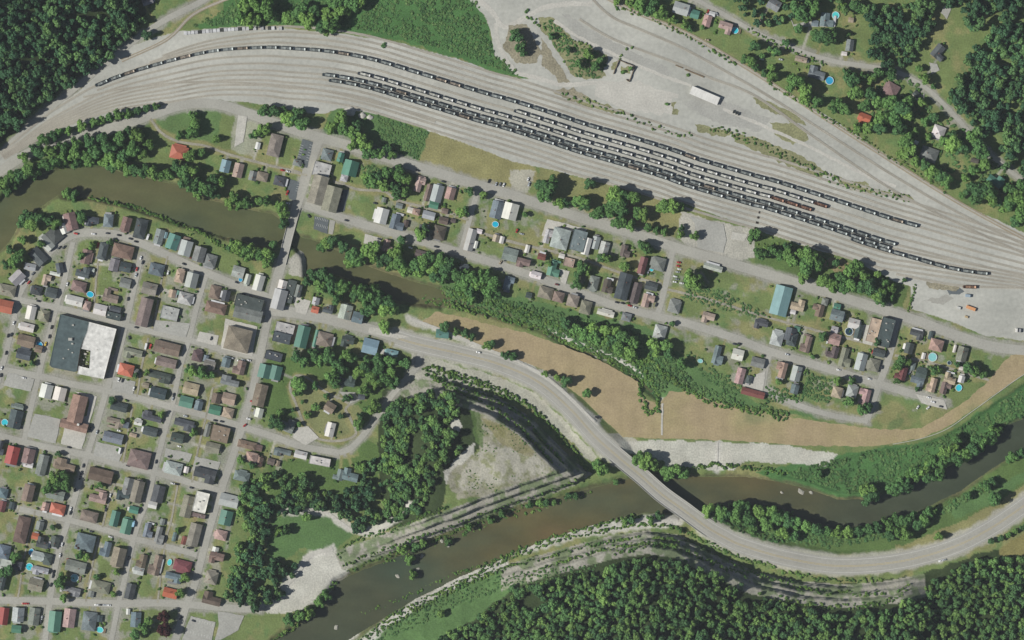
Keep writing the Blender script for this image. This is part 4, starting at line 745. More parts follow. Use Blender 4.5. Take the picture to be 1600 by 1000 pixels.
def house(px, py, wz, lz, ck, flags, ang):
    rr = random.Random(int(px * 131 + py * 17)); w_, l_ = wz / 4 * S, lz / 4 * S; area = w_ * l_
    tone, rgb_ = TONE[ck]; j = rr.uniform(-7, 7); col = lin(*[min(240, v * .98 + j + rr.uniform(-4, 4)) for v in rgb_])
    small = area < 52; big = area > 330
    nm = "shed" if small else ("building" if big or 'T' in flags else "house")
    if 'f' not in flags: w_ -= .6 if small else .9; l_ -= .6 if small else .9      # the plan was taken at the eaves
    o = empty(nm, (X(px), Y(py), float(hz(px, py))), math.radians(-ang)); sid = rr.choice(SIDING)
    h = 2.3 if small else (6.8 if 'T' in flags else (4.5 if big else rr.choice((2.9, 3.1, 3.3, 5.2))))
    wl, rf = MB(), MB(); metal = ck in 'wncro' or (ck == 'l' and rr.random() < .5) or 'M' in flags
    alongx = (w_ >= l_); alongx = (not alongx) if 'R' in flags else alongx
    ov = .3 if small else .5
    if 'f' in flags:
        a, b = w_ / 2, l_ / 2; wall_box(wl, -a, a, -b, b, h, not small); t = .25
        rf.box(-a + t, a - t, -b + t, b - t, h, h + .1)
        for q in ((-a - .03, a + .03, -b - .03, -b + t), (-a - .03, a + .03, b - t, b + .03), (-a - .03, -a + t, -b + t, b - t), (a - t, a + .03, -b + t, b - t)): rf.box(*q, h + .003, h + .55)
        for k in range(2 + int(area / 120)):
            x, y = rr.uniform(-a * .75, a * .75), rr.uniform(-b * .75, b * .75); q = MB(); s_ = rr.uniform(.4, 1.0); q.box(x - s_, x + s_, y - s_ * .7, y + s_ * .7, h + .103, h + .9 + s_ * .3); q.box(x - s_ * .7, x + s_ * .7, y - s_ * .5, y + s_ * .5, h + .9 + s_ * .3, h + 1.0 + s_ * .3)
            q.build("roof_vent", M['concrete'], o)
        rm = M['flat_roof']; zr = h
    else:
        hip = 'h' in flags or (not small and not metal and 'g' not in flags and 'x' not in flags and rr.random() < .22)
        rm = M['metal_roof'] if metal else M['roof']; p_ = (.36 if big else rr.uniform(.42, .62)) if not small else .35
        if ('x' in flags or (not small and not big and not metal and not hip and area > 105 and rr.random() < .38)):
            # main range with a cross wing
            if alongx:
                mw, ml = w_, l_ * rr.uniform(.58, .68); sy = rr.choice((-1, 1)); cy = -sy * (l_ - ml) / 2; ww = w_ * rr.uniform(.38, .5); cx = rr.choice((-1, 1)) * (w_ - ww) / 2 * .96
                wall_box(wl, -mw / 2, mw / 2, cy - ml / 2, cy + ml / 2, h); zr = gable(rf, wl, 0, cy, mw, ml, h, p_, True, ov)
                wy0, wy1 = sorted((cy, sy * l_ / 2)); hh = h - .12; wall_box(wl, cx - ww / 2 + .02, cx + ww / 2 - .02, wy0, wy1, hh); gable(rf, wl, cx, (wy0 + wy1) / 2, ww, wy1 - wy0, hh, min(p_, (zr - hh - .15) / (ww / 2)), False, ov - .06)
            else:
                ml, mw = l_, w_ * rr.uniform(.58, .68); sx = rr.choice((-1, 1)); cx = -sx * (w_ - mw) / 2; wl_ = l_ * rr.uniform(.36, .5); cy = rr.choice((-1, 1)) * (l_ - wl_) / 2 * .96
                wall_box(wl, cx - mw / 2, cx + mw / 2, -ml / 2, ml / 2, h); zr = gable(rf, wl, cx, 0, mw, ml, h, p_, False, ov)
                wx0, wx1 = sorted((cx, sx * w_ / 2)); hh = h - .12; wall_box(wl, wx0, wx1, cy - wl_ / 2 + .02, cy + wl_ / 2 - .02, hh); gable(rf, wl, (wx0 + wx1) / 2, cy, wx1 - wx0, wl_, hh, min(p_, (zr - hh - .15) / (wl_ / 2)), True, ov - .06)
        else:
            wall_box(wl, -w_ / 2, w_ / 2, -l_ / 2, l_ / 2, h, not small); zr = gable(rf, wl, 0, 0, w_, l_, h, p_, alongx, ov, hip)
        if not small and not big:
            if rr.random() < .6:           # front porch or lean-to at one end
                s_ = rr.choice((-1, 1)); dp = rr.uniform(1.8, 2.8); pc = lin(*[rr.choice((176, 190, 150, 120, 205)) + rr.uniform(-10, 10)] * 3) if rr.random() < .6 else col
                zt = h - ov * p_ - .2
                if alongx and rr.random() < .7 or not alongx and rr.random() < .2: x0 = s_ * w_ / 2; porch(o, x0 + s_ * dp, x0 + s_ * .05, -l_ * rr.uniform(.25, .45), l_ * rr.uniform(.25, .45), zt - .5, zt, 'x', pc)
                else: y0 = s_ * l_ / 2; porch(o, -w_ * rr.uniform(.25, .45), w_ * rr.uniform(.25, .45), y0 + s_ * dp, y0 + s_ * .05, zt - .45, zt, 'y', pc)
    link("walls", wl.mesh("walls", [M['siding'], M['glass']]), o, sid)
    r = rf.build("roof", rm, o, col)
    if not small and 'f' not in flags and rr.random() < .45:
        q = MB(); x, y = rr.uniform(-.25, .25) * w_, rr.uniform(-.2, .2) * l_; q.box(x - .35, x + .35, y - .35, y + .35, h + .4, zr + .9); q.box(x - .42, x + .42, y - .42, y + .42, zr + .9, zr + 1.02); q.build("chimney", M['chimney'], r)
    return o, nm, tone, ('flat' if 'f' in flags else 'gabled'), area
HL = []
for row in ROWS.strip().split("\n"):
    place, org, ang, axis, ents = row.split("|"); ox, oy = (float(q) for q in org.split(",")); E = []
    for e in ents.split(";"):
        q = e.split(","); a = float(q[5]) if len(q) > 5 else float(ang)
        if float(q[2]) < 15: continue
        E.append((ox + float(q[0]) / 4, oy + float(q[1]) / 4, float(q[2]), float(q[3]), q[4][0], q[4][1:], a))
    E.sort(key=lambda e: e[0] if axis == 'x' else e[1])
    seen = {}; built = []
    for e in E:
        o, nm, tone, kind, area = house(*e); built.append((o, nm, tone, kind, e)); HL.append((e[0], e[1], max(e[2], e[3]) / 8))
        seen[(tone, nm)] = seen.get((tone, nm), 0) + 1
    cnt = {}
    for o, nm, tone, kind, e in built:
        n_ = seen[(tone, nm)]; cnt[(tone, nm)] = cnt.get((tone, nm), 0) + 1; k = cnt[(tone, nm)]
        which = "" if n_ == 1 else (f"{'northern' if axis == 'y' else 'western'}most " if k == 1 else ("last " if k == n_ else ordinal(k) + " ")) + f"of {['', '', 'two', 'three', 'four', 'five', 'six', 'seven'][min(n_, 7)]} "
        thing = f"{tone}-roofed {nm}" if 'f' not in e[5] else f"{tone} flat-roofed {nm}"
        lab = f"{thing} {place}" if n_ == 1 else f"{which}{tone}-roofed {nm}s {place}"
        tag(o, lab, nm, f"{nm}s {place}")
# three large outlines of their own
def outline(name, poly, h, mt, col, label, ang_par=.5):
    cx, cy = np.mean(poly, axis=0); o = empty("building", (X(cx), Y(cy), 0)); q = [(X(a) - X(cx), Y(b) - Y(cy)) for a, b in poly]
    w_ = MB(); w_.prism(q, 0, h); link("walls", w_.mesh("walls", M['siding']), o, lin(170, 150, 135))
    inn = [(a * .975, b * .985) for a, b in q]; r_ = MB(); r_.prism(inn, h + .003, h + .12); r = r_.build("roof", mt, o, col)
    n = len(q); pp = MB()
    for i in range(n):
        (a, b), (c, e) = q[i], q[(i + 1) % n]; (a2, b2), (c2, e2) = inn[i], inn[(i + 1) % n]; pp.face([(a, b, h + .5), (c, e, h + .5), (c2, e2, h + .5), (a2, b2, h + .5)]); pp.face([(a2, b2, h + .12), (a2, b2, h + .5), (c2, e2, h + .5), (c2, e2, h + .12)]); pp.face([(a, b, h), (c, e, h), (c, e, h + .5), (a, b, h + .5)])
    pp.build("parapet", M['siding'], o, tuple(min(.8, v * 1.1) for v in col)); return tag(o, label, "building")
def vents(o, cx, cy, lst, h):
    for a, b, s in lst:
        q = MB(); q.box(-s, s, -s * .7, s * .7, 0, s * .9); q.box(-s * .7, s * .7, -s * .5, s * .5, s * .9, s * 1.1); v = q.build("roof_vent", M['concrete'], o); v.location = (X(a) - X(cx), Y(b) - Y(cy), h + .12)
Pk = pts("95,491 140,503 137,518 130,533 126,545 121,580 117,581 82,574 78,570"); o = outline("b", Pk, 6.2, M['flat_roof'], lin(80, 93, 94), "huge dark slate flat-roofed building joined to the white one at the town's west")
c_ = np.mean(Pk, axis=0); vents(o, *c_, [(115, 508, 1.2), (111, 530, 2.2), (114, 537, 1.2), (108, 546, .8), (114, 551, .9), (100, 560, .9)], 6.2)
Pw = pts("140,503 183,514 163,592 122,584 124,572 140,576 142,548 128,545 131,533 137,518"); o = outline("w", Pw, 7.6, M['flat_roof'], lin(206, 204, 198), "huge white flat-roofed building casting a long dark shadow to its east")
c_ = np.mean(Pw, axis=0); vents(o, *c_, [(153, 546, .5), (146, 562, .5), (165, 530, .5), (158, 572, .5)], 7.6)
for k, (a, b, s) in enumerate(((133, 553, 3.2), (137, 549, 1.8), (130, 562, 2.2), (136, 566, 1.6), (129, 571, 1.5), (134, 558, 1.2))): piece("ventilation_unit", a, b, s * 1.6, s, 2.2, 14, M['concrete'], None, f"grey machine unit in the white building's courtyard, {ordinal(k + 1)} by size" if k else "largest grey machine unit in the white building's courtyard", "machine", "machine units in the courtyard of the white building")
# church: long nave and lower cross wing
o = empty("church", (X(121), Y(642), 0), math.radians(-14)); wl, rf = MB(), MB(); wl_w, wl_l = 23 * S, 43 * S
wall_box(wl, -wl_w / 2, wl_w / 2, -wl_l / 2 + 2, wl_l / 2 + 2, 6); gable(rf, wl, 0, 2, wl_w, wl_l, 6, .45, False, .5); wall_box(wl, -20 * S, 22 * S, -30 * S, -17 * S, 5); gable(rf, wl, 1 * S, -23.5 * S, 42 * S, 13 * S, 5, .45, True, .5)
link("walls", wl.mesh("walls", [M['siding'], M['glass']]), o, lin(170, 120, 100)); rf.build("roof", M['roof'], o, lin(138, 114, 102)); tag(o, "brown T-shaped church with a long ridge south of the white buildings", "church")
q = MB(); q.box(-1, 1, -1, 1, 5, 8.6); q.box(-1.2, 1.2, -1.2, 1.2, 8.6, 8.8); q = q.build("bell_turret", M['siding'], o, lin(210, 208, 200)); q.location = (5, -14, 0)
# open-fronted white shed in the gravel yard
o = empty("open_shed", (X(1101), Y(149.5), 0), math.radians(-23)); wl, rf = MB(), MB(); a, b = 23 * S, 6 * S
wl.box(-a, a, b - .2, b, 0, 4.6); wl.box(-a, -a + .2, -b, b - .2, 0, 3.8); wl.box(a - .2, a, -b, b - .2, 0, 3.8)
for k in range(1, 6): wl.box(-a + k * a / 3 - .12, -a + k * a / 3 + .12, -b, -b + .24, 0, 3.7)
link("walls", wl.mesh("walls", M['siding']), o, lin(215, 212, 205)); rf.face([(-a - .3, -b - .5, 3.85), (a + .3, -b - .5, 3.85), (a + .3, b + .3, 4.75), (-a - .3, b + .3, 4.75)]); rf.face([(-a - .3, b + .3, 4.62), (a + .3, b + .3, 4.62), (a + .3, -b - .5, 3.72), (-a - .3, -b - .5, 3.72)])
for p_, q_ in (((-a - .3, -b - .5, 3.72), (a + .3, -b - .5, 3.72)), ((a + .3, -b - .5, 3.72), (a + .3, b + .3, 4.62)), ((a + .3, b + .3, 4.62), (-a - .3, b + .3, 4.62)), ((-a - .3, b + .3, 4.62), (-a - .3, -b - .5, 3.72))): rf.face([p_, q_, (q_[0], q_[1], q_[2] + .13), (p_[0], p_[1], p_[2] + .13)])
rf.build("roof", M['metal_roof'], o, lin(206, 204, 198)); tag(o, "long white single-slope shed standing alone in the bare rail yard gravel", "shed")

# ------------------------------------------------------------------ car parks, gravel lots and drives (flat sheets)
LOTS = [("car_park", 'dark_asphalt', "472,217 489,222 480,262 462,258"), ("car_park", 'dark_asphalt', "447,278 468,284 462,314 452,310 449,300"), ("car_park", 'dark_asphalt', "492,337 514,343 512,366 490,358"), ("car_park", 'asphalt', "515,343 524,346 520,366 513,365"), ("car_park", 'dark_asphalt', "532,296 545,297 538,330 523,330"),
 ("gravel_lot", 'dark_gravel', "242,500 297,505 290,528 240,517"), ("gravel_lot", 'pale_gravel', "312,518 342,524 338,540 306,533"), ("gravel_lot", 'dark_gravel', "13,582 54,592 48,612 5,602"), ("gravel_lot", 'dark_gravel', "54,646 95,655 87,693 42,682"), ("gravel_lot", 'pale_gravel', "116,611 152,619 128,702 95,694 104,655 136,650 140,625"), ("gravel_lot", 'dark_gravel', "150,690 194,700 186,722 146,712"), ("gravel_lot", 'dark_gravel', "177,588 212,596 208,618 175,610"), ("gravel_lot", 'dark_gravel', "259,700 301,709 296,722 257,714"), ("gravel_lot", 'dark_gravel', "305,713 345,722 338,742 300,734"),
 ("car_park", 'dark_gravel', "298,962 337,972 330,1004 284,1000"), ("gravel_lot", 'dark_gravel', "340,955 382,962 372,985 345,1000 336,1000 342,975"), ("gravel_lot", 'pale_gravel', "458,462 486,470 478,492 462,488"), ("gravel_lot", 'pale_gravel', "570,365 597,372 590,388 568,380"), ("gravel_lot", 'pale_gravel', "855,342 918,358 914,364 872,358 860,372 846,368"), ("gravel_lot", 'dark_gravel', "1078,338 1130,350 1135,375 1130,395 1090,388 1085,350"), ("gravel_lot", 'pale_gravel', "1144,362 1168,366 1164,376 1142,374"), ("gravel_lot", 'pale_gravel', "352,498 402,510 394,556 345,545"), ("gravel_lot", 'pale_gravel', "577,510 640,526 620,529 575,520"), ("gravel_lot", 'pale_gravel', "596,545 624,552 618,558 594,553"), ("gravel_lot", 'pale_gravel', "1164,592 1196,580 1192,612 1160,602"), ("gravel_lot", 'pale_gravel', "1348,508 1373,508 1362,540 1348,536"),
 ("drive", 'dark_gravel', "530,612 555,613 562,625 545,632 550,620 535,618"), ("drive", 'pale_gravel', "463,668 482,666 498,684 478,696 458,684"), ("drive", 'dark_gravel', "1452,98 1464,100 1468,110 1455,116"), ("drive", 'dark_gravel', "1425,148 1445,146 1442,160 1430,156"), ("drive", 'pale_gravel', "874,420 890,424 884,445 876,440"), ("drive", 'pale_gravel', "1430,615 1475,625 1480,640 1440,630"), ("drive", 'pale_gravel', "372,180 386,182 380,222 366,230"), ("drive", 'dark_gravel', "1480,30 1490,5 1480,0 1470,20"), ("drive", 'dark_gravel', "1230,20 1240,38 1262,33 1300,36 1295,42 1240,42")]
for k, (nm, mk, s) in enumerate(LOTS): sheet(nm, wobble(pts(s), .5, 2.5, 200 + k), M[mk], lay())
def stripes(segs):
    z = .02 + .004 * (_zlay[0] + 3); m_ = MB()
    for x0, y0, x1, y1, n, dx, dy in segs:
        for k in range(n):
            a = x0 + (x1 - x0) * k / max(1, n - 1); b = y0 + (y1 - y0) * k / max(1, n - 1); L = math.hypot(dx, dy); ux, uy = -dy / L * .16, dx / L * .16
            m_.face([(X(a - ux), Y(b - uy), z), (X(a + dx - ux), Y(b + dy - uy), z), (X(a + dx + ux), Y(b + dy + uy), z), (X(a + ux), Y(b + uy), z)])
    tag(m_.build("parking_lines", M['paint_white']), kind="structure")
stripes([(469, 226, 464, 248, 7, 5, 1.8), (484, 226, 478, 250, 7, 4.5, 1.5), (494, 338, 512, 343, 8, -1.2, 4), (496, 349, 512, 354, 7, -1.2, 4), (465, 284, 462, 298, 5, 4, 1), (300, 965, 333, 974, 9, -1, 4), (294, 985, 328, 994, 9, -1, 4)])

# ------------------------------------------------------------------ pools
POOLS = [(141, 460, 11, 9, "square turquoise pool in the block below the bend's brown roof"), (61.5, 538, 10, 8, "turquoise pool behind the brown roof west of the slate building"), (7.5, 660, 10, 10, "round turquoise pool at the photo's left edge"), (376, 436.5, 6, 8, "small turquoise pool by the south bank house"), (49, 862.5, 8, 10, "upper of two turquoise pools beside the southwestern alley"), (46, 885.5, 11, 11, "lower of two turquoise pools beside the southwestern alley"), (116.5, 903, 12, 12, "blue round pool with a pale deck in a southwest garden"), (265, 878.5, 7, 10, "small turquoise pool left of the maroon roof"),
 (774, 350.5, 10, 9, "turquoise pool beside the big white roof"), (1326.5, 518, 12, 12, "large blue round pool west of the long dark warehouse"), (1457, 558, 13, 13, "large pale turquoise pool at the eastern end of town"), (1498, 606, 9.5, 10.5, "blue round pool nearest the flood wall"), (1483, 567, 6, 6, "small dark covered pool at the eastern end"), (1148.5, 47.5, 10, 10, "deep blue pool with brown deck on the northern edge"), (1305.5, 24, 11, 11, "blue round pool beside the top hill road"), (1296, 126, 12, 12, "bright turquoise pool below the hill road"), (1094, 564, 8, 6, "small pale paddling pool on the creek's north lawn"), (1018, 421, 6, 6, "small turquoise pool beside the maroon roof"), (208.5, 819, 6, 8, "small pale blue pool beside the green roofs"), (237, 227.5, 7, 7, "pale pool on the lawn north of the river"), (156, 984, 11, 9, "greenish round pool at the bottom edge")]
for px, py, wd, ln, lab in POOLS:
    o = empty("pool", (X(px), Y(py), 0), math.radians(-14)); a, b = wd * S / 2, ln * S / 2; n = 24; w_ = MB(); wt = MB(); dk = MB()
    ring = lambda k, s: (a * s * math.cos(2 * math.pi * k / n), b * s * math.sin(2 * math.pi * k / n))
    dark = 'dark' in lab
    for k in range(n):
        p0, p1, q0, q1 = ring(k, 1.1), ring(k + 1, 1.1), ring(k, .96), ring(k + 1, .96)
        w_.face([(*p0, 0), (*p1, 0), (*p1, 1.25), (*p0, 1.25)]); w_.face([(*p0, 1.25), (*p1, 1.25), (*q1, 1.25), (*q0, 1.25)]); w_.face([(*q1, .6), (*q0, .6), (*q0, 1.25), (*q1, 1.25)])
    wt.face([(*ring(k, .97), 1.08) for k in range(n)])
    w_.build("wall", M['pool_liner'], o, lin(196, 206, 206)); wt.build("water", M['pool_water'], o, lin(40, 62, 74) if dark else lin(*R.choice(((34, 168, 196), (60, 186, 200), (48, 150, 190), (84, 196, 196)))) if 'pale' not in lab else lin(130, 190, 188))
    if 'deck' in lab or R.random() < .4:
        s = R.choice((-1, 1)); dk.box(s * a * 1.12 - (0 if s > 0 else 2.4), s * a * 1.12 + (2.4 if s > 0 else 0), -b * .8, b * .8, .95, 1.12, bottom=True)
        for y in (-b * .7, b * .7): dk.box(s * (a * 1.12 + 2.1) - .08, s * (a * 1.12 + 2.1) + .08, y - .08, y + .08, 0, .95)
        dk.build("deck", M['wood'], o)
    tag(o, lab, "pool")

# ------------------------------------------------------------------ vehicles
def car_shape(kind):
    b, g = MB(), MB(); Lh, wd = {'c': (2.25, .9), 'v': (2.4, .96), 'p': (2.75, .98), 't': (3.6, 1.15)}[kind]
    def loft(mb, secs, m=0):               # cross sections along the car: (x, half width, z0, z1)
        for (x0, w0, a0, b0), (x1, w1, a1, b1) in zip(secs[:-1], secs[1:]):
            mb.face([(x0, -w0, b0), (x1, -w1, b1), (x1, w1, b1), (x0, w0, b0)], m)
            mb.face([(x0, -w0, a0), (x1, -w1, a1), (x1, -w1, b1), (x0, -w0, b0)], m); mb.face([(x0, w0, b0), (x1, w1, b1), (x1, w1, a1), (x0, w0, a0)], m)
        for s, sg in ((secs[0], 1), (secs[-1], -1)):
            p_ = [(s[0], -s[1], s[2]), (s[0], -s[1], s[3]), (s[0], s[1], s[3]), (s[0], s[1], s[2])]; mb.face(p_ if sg < 0 else p_[::-1], m)
    if kind == 't':
        loft(b, [(-Lh, wd, .5, 3.0), (1.5, wd, .5, 3.0)]); loft(b, [(1.6, wd * .92, .4, 2.1), (2.5, wd * .92, .4, 2.1), (3.5, wd * .86, .4, 1.2)]); loft(g, [(2.52, wd * .8, 1.3, 2.02), (3.2, wd * .8, 1.28, 1.5)])
    else:
        loft(b, [(-Lh, wd * .86, .35, .8), (-Lh + .25, wd, .25, .92), (-1.3, wd, .22, .95), (1.0, wd, .22, .92), (Lh - .4, wd * .97, .25, .8), (Lh, wd * .82, .35, .65)])
        x0, x1, zt = {'c': (-1.75, 1.15, 1.45), 'v': (-2.25, 1.35, 1.72), 'p': (-.55, 1.35, 1.72)}[kind]
        loft(g, [(x0, wd * .88, .9, .95), (x0 + .35, wd * .78, .9, zt - .06), (x1 - .75, wd * .78, .9, zt - .06), (x1, wd * .86, .9, .94)])
        loft(b, [(x0 + .38, wd * .76, zt - .055, zt), (x1 - .78, wd * .76, zt - .055, zt)])
        if kind == 'p': loft(b, [(-2.7, wd, .9, 1.15), (-2.6, wd, .9, 1.15)]); [b.box(-2.6, -.6, y0, y1, .95, 1.15) for y0, y1 in ((-wd, -wd + .1), (wd - .1, wd))]
    for x in (-Lh * .62, Lh * .6):
        for s in (-1, 1):
            n = 10; q = [(x + .33 * math.cos(k * 2 * math.pi / n), .33 + .33 * math.sin(k * 2 * math.pi / n)) for k in range(n)]; y0, y1 = s * (wd - .2), s * (wd + .01)
            b.face([(u, y1, v) for u, v in (q if s < 0 else q[::-1])], 1)
            for k in range(n): (u, v), (u2, v2) = q[k], q[(k + 1) % n]; b.face([(u, y0, v), (u2, y0, v2), (u2, y1, v2), (u, y1, v)], 1)
    return b.mesh("car_body", [M['paint'], M['tyre']]), g.mesh("windows", M['glass'])
CARM = {k: car_shape(k) for k in 'cvpt'}
CCOL = dict(w=("white", (222, 222, 220)), k=("black", (40, 42, 46)), g=("grey", (120, 124, 126)), s=("silver", (176, 180, 182)), r=("red", (170, 52, 48)), b=("blue", (60, 84, 120)), d=("dark", (56, 60, 66)), t=("tan", (160, 146, 122)), m=("maroon", (104, 44, 44)), y=("yellow", (206, 176, 60)), c=("pale blue", (150, 190, 210)))
CARS = """
on the river bend street|0,250|x|475,460,r,12,v;585,462,w,8;672,458,d,8;742,470,k,14;815,492,d,16;850,510,k,16;925,480,w,-70,t;370,548,d,-45;400,545,d,-45;165,752,d,-48;180,765,r,-48;205,710,g,-48
in the blocks inside the bend|0,250|x|613,532,r,-75,p;855,682,r,-76;850,718,s,-76;880,612,w,-76;890,640,d,-76;800,868,d,-76;1050,705,w,-76,v;1195,612,m,14;540,885,r,-70,p;420,775,w,-76;240,882,d,14
along the riverside street's east part|0,250|x|1480,765,d,20;1525,838,d,20;1570,855,m,20;1150,650,d,22
beside the slate flat roof|0,500|y|85,18,w,-76;50,98,k,-76;70,92,d,-76;38,205,k,-76;322,45,k,-76;308,103,d,-76;10,300,w,-76;285,150,y,-76,v;150,362,w,14,v;5,345,d,-76
around the white flat roof|0,500|y|852,46,k,14;808,110,d,80;912,165,w,-76,t;940,165,r,-76,p;1320,115,d,-70;1105,5,d,14;1495,255,w,14;1520,250,s,14;1555,252,w,14;1450,238,s,14
around the lots below the orange hip roof|0,500|y|742,372,w,-76,v;765,378,d,-76;836,427,w,-76,v;1085,468,d,-76;1080,490,s,-76;1160,600,s,14;1345,628,d,14;1385,634,d,14;745,692,w,14;605,700,s,-76;565,680,d,-76;748,818,w,-76,t;700,710,s,14;1060,855,d,14;975,885,d,-76;1120,790,w,14
on the sloping streets south of the church|0,500|y|432,795,d,14;520,910,d,-76;508,955,d,-76;500,985,d,-76;800,910,k,14;1530,658,r,-40;1555,618,w,14,v;1575,510,r,30;1590,505,s,-60
on the southwestern cross streets|0,750|y|468,62,k,-76;442,180,w,-76;440,205,k,-76;388,402,w,-76;375,470,w,-76;335,575,k,-76;330,600,d,-76;318,655,k,-76;432,497,r,14,p;270,186,r,14,p;262,860,s,-78;255,885,d,-78;570,322,d,14;690,355,w,14;805,488,k,-76;690,95,w,-76;835,272,c,-76,t;660,185,d,-76
along the southern road|0,750|x|150,772,r,4;168,772,r,4;605,780,w,2;630,780,d,2;655,781,s,2;680,782,w,2;1130,862,k,-60;1195,48,d,14;1080,22,w,14;1105,26,k,14;1180,425,d,14;1195,422,k,14;1210,880,d,20
around the bridge street corner|400,250|x|165,64,r,14,v;200,72,w,14;195,205,r,-70,p;540,210,k,-74,v;530,252,k,-74;330,350,d,60;770,494,d,15;565,378,d,15;200,270,w,10,v;745,270,d,15
in the narrow eastern lots|400,250|x|1010,66,k,18;1170,135,d,18;1455,132,k,-70;1500,150,s,-70;1525,152,g,-70;1548,155,w,-70;1125,542,d,16,v;965,548,w,16;1545,600,k,-55;1560,622,k,-55;1528,640,t,-55
in the junk car lot|800,250|y|1042,640,r,10;1038,662,r,12;1045,682,w,8;1035,700,s,10;1020,728,w,12;1030,745,g,8;1018,762,w,10;1060,770,w,12
along the second street's middle|800,250|x|655,890,d,15;690,895,k,15;735,910,r,15;770,922,s,15;280,778,m,15;30,442,r,-70,v;60,462,s,15;100,120,w,-70;105,150,s,-70,p;760,890,w,15;900,905,d,-70;850,700,s,-70
on the highway verge and field edge|800,500|x|530,608,k,30;1390,150,d,15;1420,148,k,15;-210,202,w,10,v
along the lower eastern street|1200,500|x|440,312,w,15;632,368,w,15,v;120,215,s,15;655,200,r,-70,v;1005,485,w,15;1030,512,w,15,v;935,545,w,-60;1000,548,w,-40;1080,540,d,15;885,325,w,-70,p;1140,420,w,-70;370,135,w,-70;712,295,d,-70
on the highway's far east side|1200,750|x|1078,505,w,-12,p;1100,498,s,-12
along the northern hill road|800,0|x|1262,92,w,60;1222,75,r,-70,p;1280,88,s,60;1220,250,t,10,v;1680,372,s,10;1560,370,w,10
"""
for row in CARS.strip().split("\n"):
    place, org, axis, ents = row.split("|"); ox, oy = (float(q) for q in org.split(",")); E = []
    for e in ents.split(";"):
        q = e.split(","); E.append((ox + float(q[0]) / 4, oy + float(q[1]) / 4, q[2], float(q[3]), q[4] if len(q) > 4 else 'c'))
    E.sort(key=lambda e: e[0] if axis == 'x' else e[1])
    KN = dict(c="car", v="van", p="pickup", t="box truck"); tot = {}; cnt = {}
    for e in E: tot[(e[2], e[4])] = tot.get((e[2], e[4]), 0) + 1
    for px, py, c, a, kd in E:
        o = empty({'c': "car", 'v': "van", 'p': "pickup_truck", 't': "box_truck"}[kd], (X(px), Y(py), float(hz(px, py)) + .02 + .004 * (_zlay[0] + 2)), math.radians(-a) + (math.pi if R.random() < .5 else 0)); j = R.uniform(-10, 10)
        cnt[(c, kd)] = k = cnt.get((c, kd), 0) + 1; n_ = tot[(c, kd)]
        link("body", CARM[kd][0], o, lin(*[v + j for v in CCOL[c][1]])); link("windows", CARM[kd][1], o)
        tag(o, f"{CCOL[c][0]} {KN[kd]} {place}" if n_ == 1 else f"{CCOL[c][0]} {KN[kd]} {place}, {ordinal(k)} of {n_} from the {'west' if axis == 'x' else 'north'}", KN[kd], f"vehicles {place}")
# ------------------------------------------------------------------ trees and other growth
def crown_mesh(name, seed, mt, quads=820, tall=1.0, lobes=15, leaf=.13, flat_=False):
    g = np.random.default_rng(seed); c = []; r = []
    for k in range(lobes):
        a = g.uniform(0, 2 * math.pi); q = math.sqrt(g.uniform(.02, .52)); z = g.uniform(-.35, .5) if not flat_ else g.uniform(-.1, .25)
        c.append((q * math.cos(a), q * math.sin(a), z)); r.append(g.uniform(.2, .48))
    c.append((0, 0, .25)); r.append(.5); c = np.array(c); r = np.array(r); P_ = []; N_ = []
    while len(P_) < quads:
        k = g.integers(len(r)); d_ = g.normal(size=3); d_ /= np.linalg.norm(d_); p = c[k] + d_ * r[k] * g.uniform(.86, 1.06)
        o_ = np.linalg.norm(p - c, axis=1) / r
        if np.sum(o_ < .84) > 0 or p[2] < -.62: continue
        P_.append(p); N_.append(d_ * .9 + p * .25 + g.normal(size=3) * .38)
    P_ = np.array(P_); N_ = np.array(N_); N_ /= np.linalg.norm(N_, axis=1)[:, None]
    t = np.cross(N_, g.normal(size=N_.shape)); t /= np.linalg.norm(t, axis=1)[:, None]; b = np.cross(N_, t)
    s = leaf * g.uniform(.6, 1.35, (len(P_), 1)); w_ = s * g.uniform(.5, .9, (len(P_), 1))
    V = np.stack([P_ - t * s, P_ - b * w_ + N_ * .02, P_ + t * s, P_ + b * w_ - N_ * .02], 1).reshape(-1, 3)
    F = np.arange(len(V)).reshape(-1, 4)
    bm = bmesh.new(); VV = [V]; FF = [F]
    for k in range(len(r)):                # twig-dense hearts of the lobes
        bm.clear(); bmesh.ops.create_icosphere(bm, subdivisions=1, radius=1.0)
        v = np.array([x.co[:] for x in bm.verts]) * r[k] * .8 * (1 + g.normal(size=(len(bm.verts), 1)) * .07) + c[k]
        f = np.array([[x.index for x in q.verts] for q in bm.faces]); f = np.concatenate([f, f[:, 2:3]], 1)
        bm.verts.index_update(); FF.append(None); VV.append(v); FF[-1] = f + sum(len(q) for q in VV[:-1])
    bm.free(); V = np.concatenate(VV); V[:, 2] *= tall
    me = bpy.data.meshes.new(name); quadsF = FF[0].tolist(); tri = [q[:3] for f in FF[1:] for q in f.tolist()]
    me.from_pydata(V.tolist(), [], quadsF + tri); me.materials.append(mt); me.update(); return me
CROWNS = [crown_mesh("crown", s, M['leaf'], tall=t) for s, t in ((1, 1.0), (2, 1.1), (3, .9), (4, 1.05), (5, 1.15))]
MAROON = crown_mesh("crown", 9, M['maroon_leaf'])
WOODC = [crown_mesh("crown", s, M['wood_leaf'], 480, t, 10, .16) for s, t in ((11, 1.0), (12, 1.15), (13, .95), (14, 1.1))]
HILLC = [crown_mesh("crown", s, M['hill_leaf'], 480, t, 10, .16) for s, t in ((15, 1.0), (16, 1.2), (17, .9), (18, 1.1))]
